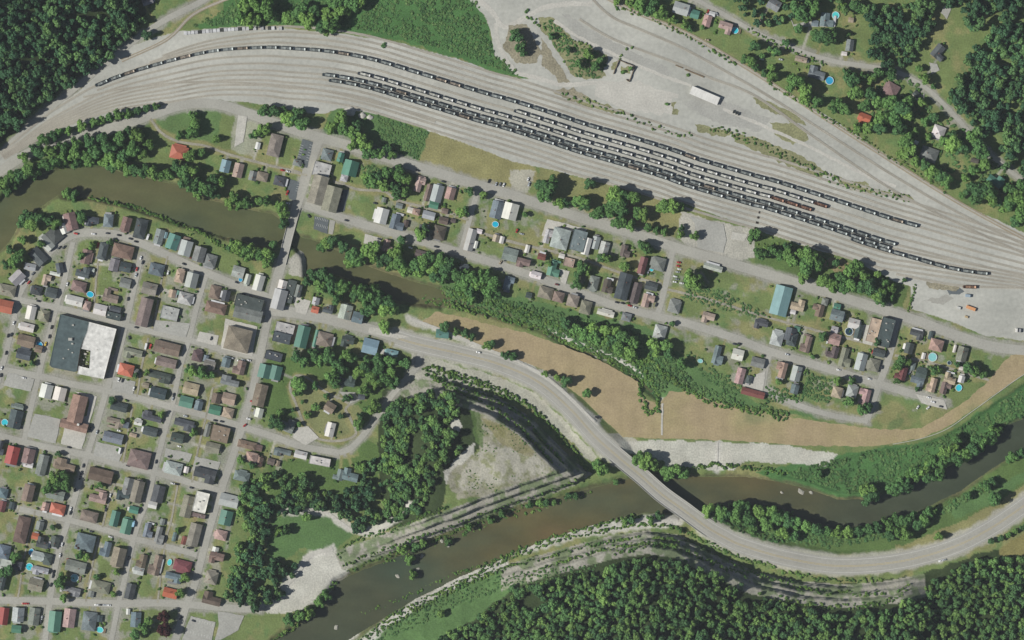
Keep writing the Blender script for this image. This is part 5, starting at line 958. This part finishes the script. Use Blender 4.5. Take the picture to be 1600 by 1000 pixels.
SHRUBS = [crown_mesh("foliage", s, M['shrub_leaf'], 190, .8, 6, .24, True) for s in (21, 22, 23)]
MEADOWC = [crown_mesh("foliage", s, M['meadow_leaf'], 110, .55, 5, .28, True) for s in (31, 32)]
tb = MB(); tb.cyl(0, 0, -.6, .45, .055, .035, 8)
for a in (0.3, 2.3, 4.2):                  # three limbs rising into the crown
    n = 5
    for k in range(n):
        p0 = 2 * math.pi * k / n; p1 = 2 * math.pi * (k + 1) / n; ex, ey = .38 * math.cos(a), .38 * math.sin(a)
        tb.face([(.022 * math.cos(p0), .022 * math.sin(p0), .2), (.022 * math.cos(p1), .022 * math.sin(p1), .2), (ex + .008 * math.cos(p1), ey + .008 * math.sin(p1), .72), (ex + .008 * math.cos(p0), ey + .008 * math.sin(p0), .72)])
TRUNK = tb.mesh("trunk", M['bark'])
TREES = """
between the rail yard and the western road|0,0|x|205,925,24;270,880,40;330,850,35;372,832,30;430,820,28;512,790,38;592,770,32;640,752,28;690,735,30;750,717,36;810,712,32;862,692,28;920,678,26;980,665,24
in the grove above the north river bank|0,0|x|250,960,40;330,942,45;400,922,40;480,902,45;560,882,45;600,950,45;642,862,40;690,920,55;762,872,50;810,832,40;862,852,45;832,932,50;780,972,45;700,987,45;890,962,35;932,902,35;470,972,45;540,982,40;400,987,40;150,985,35
on the corner lots by the western road|0,0|x|1125,848,28;1212,722,30;1222,782,36;1200,832,40;1350,872,26;1588,842,30;1190,972,42;1262,955,30
at the western edge of the green meadow|400,0|x|-90,110,40;-40,130,45;-70,40,45;-20,30,45;10,130,36;60,62,60;110,102,36;210,122,50;262,92,50;320,132,60;362,82,46;410,162,50;442,102,50;482,152,56;522,82,46;600,32,50;642,22,46;500,22,50;562,62,40;290,52,40;440,202,30
by the junction south of the yard|400,0|x|50,692,40;112,702,40;170,692,28;200,742,46;270,702,40;290,772,48;232,752,40;60,802,40;22,822,36
beside the bright green field|400,0|x|472,802,40;540,742,46;552,802,46;600,832,46;632,782,36;652,872,46;690,912,46;742,952,40;700,962,40;782,962,36;822,932,30;612,902,40;850,972,30
on the overgrown mounds in the northern gravel|800,0|x|30,242,42;52,292,40;20,202,30;72,332,26;250,232,22;352,312,20;552,382,26;740,430,16;480,340,34;520,420,30;420,400,30
along the northern edge of the main line|800,0|x|650,12,26;740,22,30;802,42,46;862,72,40;932,82,46;882,32,36;1002,122,26;1030,132,20;1080,152,28;1112,182,22;1190,172,16;1450,372,30;1512,292,36;1492,382,36;1562,352,20;1522,422,26;1580,462,26;1620,482,36;1650,330,30;1710,270,26
around the top hill road|1200,0|x|190,182,32;342,232,56;382,232,50;302,222,40;200,62,60;272,52,50;232,102,40;500,216,16;470,42,30;542,42,40;580,62,30;90,122,20;10,310,20;40,330,22
below the hill road by the turquoise pool|1200,0|x|160,522,60;222,562,50;232,622,40;302,642,36;20,422,28;490,462,36;522,502,50;542,582,46;432,652,40;402,682,30;482,682,46;642,502,30;682,462,40;760,462,40;600,480,30
around the red shed and the round brown hip roof|1200,0|x|682,642,40;760,642,50;832,682,56;702,742,50;700,802,46;782,742,50;862,722,46;622,802,40;562,802,36;822,802,46;872,642,40;942,432,26;972,492,36;1032,542,20;860,882,50;882,952,50;840,962,40;922,822,24;600,660,40;640,590,40
near the white hip roof on the hill road|1200,0|x|980,762,30;1032,732,36;1000,852,24;1092,882,30;1152,902,50;1200,932,46;1272,852,40;1302,822,30;1312,922,50;1152,842,30;1340,970,40;960,640,30
above the main line at the right edge|1200,250|x|920,12,36;972,32,36;1020,82,46;1072,102,46;1112,142,40;1232,112,30;1252,182,36;1312,182,60;1372,192,56;1382,232,50;1422,262,40;1292,242,40;1212,222,26;1352,32,40;1282,62,36;1502,182,40;1552,242,60;1502,272,50;1482,302,40;1572,342,50;1542,382,40;1582,162,46
between the yard and main street|800,250|x|190,162,50;232,192,60;252,132,40;200,222,50;292,272,36;342,272,30;402,262,36;442,252,46;482,152,36;452,292,36;532,332,46;642,222,56;662,272,56;702,222,46;612,292,40;762,232,46;682,332,40;690,392,36;742,412,36;652,392,40;782,332,40;822,342,40;602,332,40;952,292,46;1002,292,50;1042,292,36;922,302,30;1060,422,20;1052,462,26;1142,472,30;852,422,30;902,442,26;952,452,26
in the gardens along main street|800,250|x|822,532,40;852,562,30;1512,472,46;1552,582,46;1590,562,30;1130,742,56;1102,762,36;1162,772,36;556,612,30;592,612,30;702,662,36;432,672,40;412,722,30;472,692,30;402,782,36;82,342,20;230,646,20
in the thicket west of the big gravel lot|1200,250|x|20,572,36;62,592,36;112,582,40;122,542,30;152,622,50;192,592,40;232,662,60;252,602,56;302,642,46;222,732,46;352,762,50;402,792,46;462,802,46;442,742,40;512,692,46;552,662,40;522,782,46;582,792,46;642,802,50;692,842,46;702,872,40;722,772,30;772,802,30;602,722,36;422,642,26;682,712,26;850,752,16;770,862,20
on the river's north bank below the second street|400,250|x|410,542,36;442,522,40;482,512,40;542,542,40;602,592,46;642,622,50;582,642,36;692,562,40;722,592,46;742,542,40;782,632,40;822,612,46;872,592,46;902,642,50;852,662,40;932,692,40;1002,662,46;1042,642,50;1022,702,40;1082,612,40;1102,692,40;1152,632,46;1182,682,46;1122,732,40;1202,642,40;1172,742,36;1270,722,50;1332,742,56;1292,782,46;1382,772,46;1342,822,40;1442,732,46;1482,772,50;1462,822,46;1502,832,40;1402,722,36;1352,872,30
on the shady south bank east of the bridge|400,250|x|320,762,30;352,722,46;412,722,46;452,742,46;402,792,46;472,792,50;522,802,46;562,782,40;652,822,50;622,852,40;702,862,46;742,832,50;772,872,46;822,892,46;722,922,46;802,932,46;692,942,36;862,932,36;502,862,40
beside the western bridge approach|400,250|x|172,392,36;182,332,36;152,292,36;62,252,36;20,262,30;110,532,30;72,582,40;62,642,36;102,612,30;20,592,40
in the overgrown lots along main street|400,250|x|692,112,36;722,132,46;762,102,40;792,162,46;822,82,40;892,62,36;902,102,40;942,122,36;882,172,40;932,192,36;882,222,30;1282,326,36;1312,322,30;1332,196,30;1422,222,28;1025,466,40;1060,432,30;910,502,30;900,552,30
along the north bank of the river bend|0,250|x|20,142,46;62,112,46;92,152,40;42,192,40;132,102,46;172,72,46;222,92,36;282,32,40;342,22,40;482,22,36;562,12,36;652,22,36;702,42,40;742,22,40;802,62,46;852,62,46;902,72,46;962,82,46;1012,92,40;1062,92,36;1112,42,40;1162,82,50;1202,62,46;1172,132,50;1222,162,50;1282,182,50;1242,212,40;1322,192,46;1352,222,30;1442,272,40;1502,282,40;1462,232,36;1552,272,36;1382,132,36;1332,122,36
along the south bank of the river bend|0,250|x|40,652,30;72,562,30;92,642,40;122,602,46;142,502,30;152,392,40;172,362,50;202,402,46;242,372,40;262,522,26;312,372,36;352,402,36;422,212,36;462,226,36;502,342,30;512,362,36;1452,532,36;1482,542,46;1532,572,46;1562,602,40;1590,562,40
in the western town gardens|0,500|x|205,272,18;700,502,26;770,632,18;850,346,18;920,326,18;1010,592,20;1180,302,26;1212,322,36;1270,332,40;1320,346,30;1212,702,26;1510,872,30;1582,905,26;365,836,20;340,985,40;400,975,36;690,-490,20;575,-465,24;510,-400,24
in the southern town gardens|0,750|x|60,562,36;22,582,30;100,482,36;392,612,36;382,642,40;402,736,28;312,42,44;362,22,40;422,32,40;606,602,22;732,576,22;1155,612,32;1127,706,30;332,296,20;626,32,22;712,712,20;506,466,30;540,482,28;850,962,36;902,922,36;932,882,30;1112,312,18
along the highway at the field's west end|400,500|x|802,32,36;812,62,30;1182,42,36;1252,72,26;1312,86,30;1352,106,26;1442,162,30;1472,152,30;1562,216,30;1592,226,26
on the lawns inside the loop lane|400,500|x|270,402,50;265,442,36;250,382,30;370,412,28;375,546,30;325,592,26;290,512,14;235,562,14;270,652,18;440,476,20;132,652,46;112,622,30;150,582,26
behind the shops north of the loop lane|400,500|x|262,232,40;302,262,36;362,212,40;402,252,40;452,222,46;502,262,40;562,222,40;542,302,40;602,232,36;702,252,30;772,252,40;842,252,40;482,342,46;502,392,36;642,332,40;682,302,40;722,352,40;762,312,40;802,372,46;852,332,40;872,392,40;752,402,36;932,272,40;682,432,40;562,492,26;590,482,20;742,542,46;702,562,30;642,652,36;652,602,26;532,602,20;670,922,30;642,912,26
standing alone in the buff field|800,500|x|205,336,22;282,362,24;336,386,36;466,456,32;10,226,26
along the creek north of the buff field|800,500|x|330,22,40;402,62,40;452,92,40;522,112,46;572,132,40;622,132,40;662,172,46;702,202,40;742,212,46;502,52,40;582,62,40;692,102,46;762,142,40;642,72,36;882,152,40;902,192,36;962,162,40;982,212,36;1062,272,36;1000,22,20
around the highway bridge's north end|800,500|x|832,882,56;782,862,46;882,902,40;972,952,46;1022,932,40;1072,952,40;562,932,46;532,902,36
around the lower eastern street|1200,500|x|832,252,36;802,292,30;872,262,26;1252,302,40;1292,322,36;1182,276,20;1342,342,28;432,382,28;522,376,26;622,542,30;502,512,36;586,562,36;66,386,22;280,232,16;342,102,30;682,136,26;1032,312,30;1062,312,26;802,382,22;930,432,16
on the floodplain bank at the right edge|1200,500|x|942,942,46;902,962,46;982,932,50;1012,892,46;1002,972,50;1062,962,50;1082,882,46;1102,832,50;1152,802,46;1162,862,50;1182,742,34;1222,842,46;1282,802,50;1302,752,50;1332,772,46;1382,732,46;1422,692,40;312,962,30;1502,872,26;1532,852,36;1582,832,30;632,1110,50;602,1062,40;642,1062,40;782,1052,50;862,1032,50;822,1022,40
on the long south bank below the highway|1200,750|x|20,202,46;62,232,46;122,252,46;180,270,42;240,290,40;300,310,42;360,320,36;430,322,40;500,328,42;560,318,40;622,308,40;680,298,40;752,272,46;802,252,46;852,262,46;902,232,36;932,282,40;972,252,40;1002,202,36;1032,192,26;862,332,46;802,312,40;762,342,40;1252,96,26;1412,112,46;1352,32,36;1392,12,30;1062,352,28;90,330,40;160,350,36
in the row beside the far eastern highway|1200,750|x|1392,382,22;1452,362,22;1502,342,20;1542,316,20;1590,292,20
by the bridge's southern end|800,750|x|1222,192,40;1302,202,46;1332,222,40;1402,222,50;1452,182,50;1482,252,50;1542,202,50;1582,272,46;1502,302,40;1422,162,40;922,222,30;862,242,26;702,252,28;742,252,26;1050,312,18;650,12,22
along the foot of the terraced knoll|800,750|x|110,152,26;172,142,26;212,142,26;352,102,26;392,102,26;262,142,20;-60,212,26;-130,250,26;-270,290,26;-400,390,26;-620,590,30;-640,500,34;-680,430,36;-600,420,34;-560,395,30
on the lawn by the gravel apron|400,750|x|140,322,30;185,312,34;318,232,32;330,830,40;270,850,40;210,870,40;440,720,36;400,760,36
"""
TL = []
for row in TREES.strip().split("\n"):
    place, org, axis, ents = row.split("|"); ox, oy = (float(q) for q in org.split(",")); E = []
    for e in ents.split(";"):
        q = [float(v) for v in e.split(",")]; E.append((ox + q[0] / 4, oy + q[1] / 4, q[2] / 4))
    E.sort()
    for k, (px, py, r) in enumerate(E): TL.append((r, px, py, place, k + 1, len(E)))
TL.sort(reverse=True)
def tree(px, py, r, label, group, crown=None, rr=R):
    rm = r * S * 1.02; ht = (1.28 if r > 8 else 1.15) * rm + 1.2; z0 = float(hz(px, py)); o = empty("tree", (X(px), Y(py), z0)); tag(o, label, "tree", group)
    cm = crown or rr.choice(CROWNS); c = link("crown", cm, o); c.location = (0, 0, ht - rm * .2); c.scale = (rm * rr.uniform(.92, 1.1), rm * rr.uniform(.92, 1.1), rm * rr.uniform(.9, 1.15)); c.rotation_euler = (rr.uniform(-.15, .15), rr.uniform(-.15, .15), rr.uniform(0, 6.28))
    t = link("trunk", TRUNK, o); t.scale = (rm * 1.2, rm * 1.2, ht * .95); t.location = (0, 0, ht * .57); return c
N_TREES = 286
for r, px, py, place, k, n in TL[:N_TREES]:
    tree(px, py, r, f"{'big' if r > 11.4 else 'mid-sized' if r > 9 else 'small'} tree {place}, {ordinal(k)} from the west", f"trees {place}")
tree(257.5, 962.5, 9.5, "northern of two purple-leaved trees on the bare brown lot", "purple-leaved trees", MAROON); tree(259, 983, 11.5, "southern, larger of two purple-leaved trees on the bare brown lot", "purple-leaved trees", MAROON); tree(123, 853, 4, "small purple-leaved tree beside the big blue-grey hip roof", "purple-leaved trees", MAROON)

def scatter(name, variants, pt, scale, rot, zs, kind="stuff"):
    """one object that stands a crown on every point (geometry nodes instances)"""
    me = bpy.data.meshes.new(name); n = len(pt)
    me.vertices.add(n); me.vertices.foreach_set("co", np.asarray(pt, np.float32).ravel())
    for nm, val, ty in (("sc", scale, 'FLOAT_VECTOR'), ("ro", rot, 'FLOAT_VECTOR')):
        a = me.attributes.new(nm, ty, 'POINT'); a.data.foreach_set("vector", np.asarray(val, np.float32).ravel())
    a = me.attributes.new("var", 'INT', 'POINT'); a.data.foreach_set("value", rng.integers(0, len(variants), n).astype(np.int32))
    o = link(name, me); g = bpy.data.node_groups.new(name, 'GeometryNodeTree')
    g.interface.new_socket("Geometry", in_out='INPUT', socket_type='NodeSocketGeometry'); g.interface.new_socket("Geometry", in_out='OUTPUT', socket_type='NodeSocketGeometry')
    N, L = g.nodes, g.links; gi = N.new("NodeGroupInput"); go = N.new("NodeGroupOutput"); jn = N.new("GeometryNodeJoinGeometry")
    def attr(nm, ty): q = N.new("GeometryNodeInputNamedAttribute"); q.data_type = ty; q.inputs[0].default_value = nm; return [s for s in q.outputs if s.enabled and s.name == "Attribute"][0]
    sc_, ro_, va_ = attr("sc", 'FLOAT_VECTOR'), attr("ro", 'FLOAT_VECTOR'), attr("var", 'INT')
    for k, src in enumerate(variants):
        oi = N.new("GeometryNodeObjectInfo"); oi.inputs["Object"].default_value = src; oi.inputs["As Instance"].default_value = True
        cp = N.new("FunctionNodeCompare"); cp.data_type = 'INT'; cp.operation = 'EQUAL'; L.new(va_, [s for s in cp.inputs if s.enabled][0]); [s for s in cp.inputs if s.enabled][1].default_value = k
        ip = N.new("GeometryNodeInstanceOnPoints"); L.new(gi.outputs[0], ip.inputs["Points"]); L.new(cp.outputs[0], ip.inputs["Selection"]); L.new(oi.outputs["Geometry"], ip.inputs["Instance"]); L.new(sc_, ip.inputs["Scale"]); L.new(ro_, ip.inputs["Rotation"]); L.new(ip.outputs[0], jn.inputs[0])
    L.new(jn.outputs[0], go.inputs[0]); md = o.modifiers.new("scatter", 'NODES'); md.node_group = g
    return tag(o, kind=kind)
def fill(poly, spacing, jit=.45, seed=0, keep=None):
    a = np.array(poly); g = np.random.default_rng(seed); xs = np.arange(a[:, 0].min(), a[:, 0].max(), spacing); ys = np.arange(a[:, 1].min(), a[:, 1].max(), spacing * .87)
    x, y = np.meshgrid(xs, ys); x[1::2] += spacing / 2; x = (x + g.uniform(-jit, jit, x.shape) * spacing).ravel(); y = (y + g.uniform(-jit, jit, y.shape) * spacing).ravel()
    m_ = inside(x, y, poly) & (x > -110) & (x < 1710) & (y > -110) & (y < 1110)
    return x[m_], y[m_]
def grow_(name, variants, x, y, rlo, rhi, hfac, lift, tag_=True):
    r = rng.uniform(rlo, rhi, len(x)) * (rng.uniform(.55, 1.1, len(x)) ** 1.0 * (.8 + .75 * fnoise(x, y, 20, 91)) if lift > 1 else 1); rm = r * S
    p = np.stack([X(x), Y(y), hz(x, y) + rm * lift * (rng.uniform(.75, 1.7, len(x)) if lift > 1 else 1)], 1); s = np.stack([rm * rng.uniform(.85, 1.15, len(x)), rm * rng.uniform(.85, 1.15, len(x)), rm * hfac * rng.uniform(.8, 1.2, len(x))], 1)
    ro = np.stack([rng.uniform(-.15, .15, len(x)), rng.uniform(-.15, .15, len(x)), rng.uniform(0, 6.28, len(x))], 1)
    return scatter(name, variants, p, s, ro, None)
# one real tree or shrub of each sort stands where the photo has one; the masses repeat its crown
wc = [tree(a, b, 8.5, lb, "trees at the rim of the woods", cm) for (a, b, lb), cm in zip(((230, 55, "dark tree at the southeast tip of the northwest wood"), (616, 640, "dark tree at the west rim of the knoll wood"), (404, 800, "dark tree at the top of the strip wood behind town"), (1385, 60, "dark tree in the middle of the hill road wood")), WOODC)]
def shrub(px, py, r, label, me, z=0.3):
    o = link("shrub", me); o.location = (X(px), Y(py), float(hz(px, py)) + r * S * .25); o.scale = (r * S, r * S, r * S * .9); return tag(o, label, "shrub", "single shrubs")
hc = [tree(a, b, 7, lb, "trees at the rim of the woods", cm) for (a, b, lb), cm in zip(((800, 916, "bright tree at the upper edge of the southern hillside wood"), (1405, 940, "tree on the hillside below the highway's far bend"), (700, 640, "tree at the east rim of the knoll wood"), (690, 958, "tree at the west end of the southern hillside")), HILLC)]
sh = [shrub(a, b, r, lb, me) for (a, b, r, lb), me in zip(((1075, 117, 3.5, "lone shrub by the dark sleeper stack in the northern gravel"), (1043, 163, 4, "lone shrub west of the open white shed"), (974, 112, 4.5, "round shrub inside the roofless ruin")), SHRUBS)]
md_ = [shrub(a, b, r, lb, me) for (a, b, r, lb), me in zip(((1230, 118, 4, "low green shrub on the lawn by the hill road pool"), (600, 70, 5, "low green clump at the meadow's edge by the tracks")), MEADOWC)]
def away(x, y, pad):                       # keep growth off roofs
    k = np.ones(len(x), bool)
    for hx, hy, hr in HL: k &= np.hypot(x - hx, y - hy) > hr + pad
    return k
WOODS = [("-100,-100 252,-100 238,2 214,52 178,84 122,124 62,168 4,222 -100,300", 9.5, 5.6, 8.2), ("660,1012 700,990 740,964 780,938 815,916 860,900 930,890 960,880 1010,868 1060,872 1110,890 1170,915 1200,935 1260,950 1330,955 1385,950 1420,925 1460,903 1520,876 1560,870 1600,868 1700,880 1700,1100 640,1100", 8.6, 4.4, 6.6),
 ("598,652 612,630 640,620 668,612 700,612 720,630 712,650 716,668 712,690 732,696 690,725 678,760 660,800 636,800 620,812 592,822 588,790 600,740", 9.5, 5.5, 8), ("400,780 386,850 358,905 345,935 400,950 440,935 455,905 470,880 440,880 412,872 420,815 450,800 520,800 556,830 586,822 596,770 604,725 570,715 560,760 480,775 440,770 420,790", 9.5, 5, 7.5), ("362,760 430,735 480,745 510,770 470,790 410,790 392,850 370,920 352,930 362,880 382,830 375,790", 9.5, 5, 7.5),
 ("1350,12 1455,2 1458,30 1438,62 1420,100 1406,106 1360,100 1358,60 1352,30", 9.5, 5.2, 8), ("1462,0 1500,-40 1700,-100 1700,330 1600,290 1548,236 1510,190 1476,150 1500,120 1516,80 1530,70 1560,40 1570,15 1545,18 1530,50 1515,45 1500,10", 9.5, 5.2, 8), ("1130,0 1190,-30 1330,-30 1345,20 1300,16 1280,10 1250,30 1210,45 1180,40", 13, 5, 7)]
wx, wy, wr = [], [], []
for k, (s, sp, r0, r1) in enumerate(WOODS):
    x, y = fill(pts(s), sp, .42, 40 + k); m_ = away(x, y, 5) & (fnoise(x, y, 24, 71) > .34)
    if k == 1: m_ &= ~((dist(x, y, HILL_FOOT) < 42) & (fnoise(x, y, 16, 73) < .46) & (_ROCKCUT(x) > .3))
    o = grow_("woodland", hc if k in (1, 2, 4) else wc, x[m_], y[m_], r0, r1, 1.15, 1.1); o["label"] = ["dense dark wood covering the northwest hill", "dense wood covering the southern hillside", "dense wood on the knoll west of the gravel mound", "wood around the green lawn west of the river", "strip of wood behind the town's east side", "dark wood above the hill road", "wood in the upper right corner", "loose trees along the top edge"][k]
for r, px, py, *_ in TL[N_TREES:]: wx.append(px); wy.append(py); wr.append(r)
x, y = np.array(wx), np.array(wy); rm = np.array(wr) * S
p = np.stack([X(x), Y(y), hz(x, y) + rm * 1.3], 1); s = np.stack([rm, rm, rm * 1.05], 1); ro = np.stack([0 * x, 0 * x, rng.uniform(0, 6.28, len(x))], 1)
src = [q for q in C.objects if q.name.startswith("crown")][:5]
scatter("small_trees", src, p, s, ro, None)["label"] = "remaining smaller trees in gardens and along banks"
# shrubby growth: ledges of the rock cuts, river banks, rough ground
def line_growth(name, items, variants, r0, r1, hf, lift, label, seed):
    xs, ys = [], []; g = np.random.default_rng(seed)
    for s, wd, step in items:
        L = smooth_line(pts(s), step); nn = normals2(L); q = L + nn * g.uniform(-wd / 2, wd / 2, (len(L), 1)) + g.normal(0, step * .3, L.shape); xs.append(q[:, 0]); ys.append(q[:, 1])
    x, y = np.concatenate(xs), np.concatenate(ys); o = grow_(name, variants, x, y, r0, r1, hf, lift); o["label"] = label
line_growth("shrubbery", [("668,572 720,588 770,604 825,632 862,668 895,705 925,738", 7, 2.0), ("668,585 720,606 775,626 815,650 850,690 880,722", 3, 2.6), ("675,592 730,618 790,648 830,685 862,722", 2, 3.2), ("660,575 700,590 750,602 800,625", 5, 3.4)], sh, 1.6, 3.8, 1.1, .4, "rows of shrubs on the ledges northeast of the knoll", 5)
line_growth("shrubbery", [("535,885 590,862 650,840 720,815 790,790 850,770 905,750", 3, 4), ("545,892 600,870 660,852 720,828 790,802 850,780", 4, 4.2), ("530,870 545,850 575,838 620,824 660,806 700,792", 7, 3)], sh, 1.4, 3.2, 1.0, .4, "shrubs on the ledges above the river, south of the knoll", 6)
line_growth("shrubbery", [("600,968 660,938 730,905 800,872 850,852 900,838 960,826 1010,818", 4, 3.2), ("560,1000 620,972 680,938 740,908 800,885 860,868 930,850 1000,838", 3, 3.6), ("820,898 880,876 950,856 1010,848 1060,852", 5, 3), ("1000,820 1050,822 1100,845 1150,868 1210,885", 5, 2.4), ("960,862 1010,852 1060,856 1110,876 1170,902", 6, 2.8), ("1020,840 1070,845 1120,868 1180,897 1240,910", 3, 2.8), ("1220,892 1300,905 1380,905", 5, 4), ("1230,915 1300,925 1380,925", 6, 3.2), ("1210,932 1290,945 1370,940 1420,915", 9, 2.4), ("580,985 650,950 720,912 800,882", 3, 4)], sh, 1.4, 3.6, 1.0, .4, "scrub on the ledges of the southern rock cut", 7)
line_growth("shrubbery", [("560,960 620,940 690,905 760,882 830,852 890,832 950,818 1000,805", 6, 2.6), ("430,1000 470,970 500,940 525,910", 8, 2.6), ("600,880 660,858 720,836 790,812 860,790 930,768", 5, 5.5), ("1100,792 1180,794 1240,806", 8, 2.6), ("1000,735 1050,735 1120,728 1180,732 1230,740", 9, 2.6)], sh, 1.5, 3.8, 1.0, .4, "bushes along both banks of the brown river", 8)
line_growth("shrubbery", [("140,308 175,316 212,324 245,337 275,350 312,362 350,386 390,404", 5, 2.2), ("5,300 20,285 60,262 110,255 165,255 200,262", 6, 3), ("660,466 720,480 780,496 840,514 900,540 960,566 1010,600", 10, 1.6), ("690,455 760,470 820,490 900,520 960,545 1000,570", 14, 1.5), ("1010,560 1060,600 1110,625 1170,640 1230,652", 12, 1.6), ("1000,600 1008,640 1030,636 1010,580 1000,560", 10, 2)], sh, 1.6, 3.8, .95, .35, "bushes along the creek and the small river", 9)
line_growth("shrubbery", [("880,535 940,555 975,574", 4, 2.5), ("820,20 850,40 880,60 920,75", 10, 3), ("880,150 930,160 960,172 1020,200 1080,212", 8, 5), ("1110,200 1150,210 1230,245 1290,275 1330,290 1420,310", 12, 3), ("985,75 965,100", 2, 6), ("1170,45 1200,62 1240,80 1290,98", 4, 4), ("1200,130 1260,165 1320,200 1400,250 1480,300", 5, 4), ("960,10 1020,30 1080,60 1150,100", 5, 4), ("1430,445 1424,470 1420,488", 3, 2.5), ("1170,372 1200,378 1260,398 1330,420 1400,445", 16, 3.5)], sh, 1.2, 3.2, .9, .35, "rough bushes on the yard's margins", 10)
gx_, gy_ = [], []; g = np.random.default_rng(77)
for hx, hy, hr in HPOS:
    for k in range(g.integers(2, 7)):
        a_ = g.uniform(0, 6.28); q = hr + g.uniform(1.5, 8); gx_.append(hx + q * math.cos(a_)); gy_.append(hy + q * math.sin(a_))
x, y = np.array(gx_), np.array(gy_); m_ = away(x, y, 1.2)
for nm, wd, mk, s in ROADS:
    if mk in ('asphalt', 'highway'): m_ &= dist(x, y, pts(s)) > wd / 2 + 1.5
o = grow_("garden_shrubs", sh, x[m_], y[m_], 1.0, 3.2, 1.1, .4); o["label"] = "small shrubs round the houses"
def lush(name, poly, sp, r0, r1, label, seed, lo=.0, hf=.8):
    x, y = fill(pts(poly), sp, .5, seed); m_ = away(x, y, 2) & (fnoise(x, y, 12, seed) > lo); o = grow_(name, md_, x[m_], y[m_], r0, r1, hf, .12); o["label"] = label
lush("meadow_growth", "300,40 345,15 400,-20 735,-60 752,20 768,78 815,120 780,108 720,86 620,56 540,44 440,34 330,40", 4.2, 1.2, 3.8, "tangled green growth filling the meadow north of the yard", 81, .4)
lush("floodplain_growth", "1220,740 1310,716 1360,704 1450,694 1500,668 1600,606 1680,560 1680,640 1590,652 1536,690 1500,712 1400,758 1330,772 1260,752", 4.4, 1.3, 4.0, "tangled growth on the floodplain outside the flood wall", 82, .38)
lush("bank_growth", "1100,800 1196,800 1300,832 1400,820 1500,776 1560,740 1560,760 1480,800 1400,838 1300,855 1200,846 1120,818", 5, 2.2, 4.2, "tangled growth between the river and the highway's south side", 83, .2)
lush("field_growth", "590,180 668,206 655,250 620,240 590,225", 4.2, 1.8, 3.0, "dense bright green crop beside the yard", 84)
lush("hill_growth", "560,995 640,962 720,922 800,894 860,884 930,880 930,892 800,915 720,945 640,985 580,1010", 5.5, 1.4, 3.2, "rough growth at the foot of the southern hillside", 85, .2, 1.0)
lush("creek_growth", "690,445 760,460 880,490 1000,520 1050,560 1090,600 1160,625 1250,648 1160,634 1100,618 1050,598 1030,625 1000,590 940,555 850,515 760,492 700,475", 5, 2.2, 4.2, "tangled growth along the creek", 86, .2, 1.0)
lush("mound_growth", "845,30 862,30 905,75 945,85 950,100 940,122 900,120 880,95 858,55", 4.5, 1.8, 3.4, "green growth on the mound in the northern gravel", 87, .35)
lush("garden_growth", "1060,545 1080,560 1100,590 1130,612 1180,628 1250,630 1262,612 1180,600 1140,585 1110,575 1090,555", 5, 2, 3.6, "overgrown slopes behind the creekside houses", 88, .3); lush("garden_growth", "1254,580 1300,592 1296,630 1254,620", 4.6, 2, 3.6, "overgrown lots on the lower eastern street", 89, .25); lush("garden_growth", "1090,445 1130,455 1200,490 1190,500 1060,465", 4.6, 1.8, 3.2, "green overgrown strip below the junk car lot", 90, .25)
lush("garden_growth", "560,255 600,262 630,285 640,305 615,300 570,292", 5, 2.2, 4, "overgrown lots along main street", 91, .2); lush("garden_growth", "1465,160 1500,195 1560,255 1620,320 1560,330 1480,280 1380,200 1350,170 1380,120 1420,120", 7, 2.4, 4.6, "undergrowth below the hill road", 92, .45)

# boulders in the shallow river
for k, (px, py, r) in enumerate(((621, 900.5, 3.2), (652.5, 889.5, 3.0), (659, 869, 3.2), (690, 845, 3), (700, 852, 3.4), (525, 981, 3.6), (1222, 770, 2.4), (1252, 768.5, 5), (1268, 770, 3))):
    bm = bmesh.new(); bmesh.ops.create_icosphere(bm, subdivisions=2, radius=1); g = random.Random(k)
    for v in bm.verts: v.co *= g.uniform(.75, 1.2); v.co.x *= r * S * 1.2; v.co.y *= r * S * .8; v.co.z *= .8
    me = bpy.data.meshes.new("boulder"); bm.to_mesh(me); bm.free(); me.materials.append(M['rock']); o = link("boulder", me); o.location = (X(px), Y(py), WATER_Z + .15); o.rotation_euler.z = g.uniform(0, 3)
    tag(o, f"pale boulder breaking the surface of the brown river, {ordinal(sorted((621, 652.5, 659, 690, 700, 525, 1222, 1252, 1268)).index(px) + 1)} from the west", "boulder", "boulders in the brown river")

x, y = fill(pts("746,645 800,662 848,694 880,728 870,740 800,766 720,772 700,745 706,730 752,704"), 5, .5, 95); m_ = fnoise(x, y, 18, 96) > .55
grow_("mound_scrub", sh, x[m_], y[m_], .5, 1.5, .8, .3)["label"] = "thin scrub dotted over the gravel mound"

# ------------------------------------------------------------------ the air: a thin even haze round camera and place
hb = MB(); hb.box(-1500, 1500, -1100, 1100, -20, CAM_H + 60, bottom=True)
hm = bpy.data.materials.new("haze"); hm.use_nodes = True; hn = hm.node_tree; hn.nodes.remove(hn.nodes["Principled BSDF"])
pv = hn.nodes.new("ShaderNodeVolumePrincipled"); pv.inputs["Color"].default_value = (.86, .92, 1, 1); pv.inputs["Density"].default_value = 1.1e-5; pv.inputs["Anisotropy"].default_value = 0.0
hn.links.new(pv.outputs[0], [n for n in hn.nodes if n.type == 'OUTPUT_MATERIAL'][0].inputs["Volume"])
tag(hb.build("haze", hm), kind="stuff")
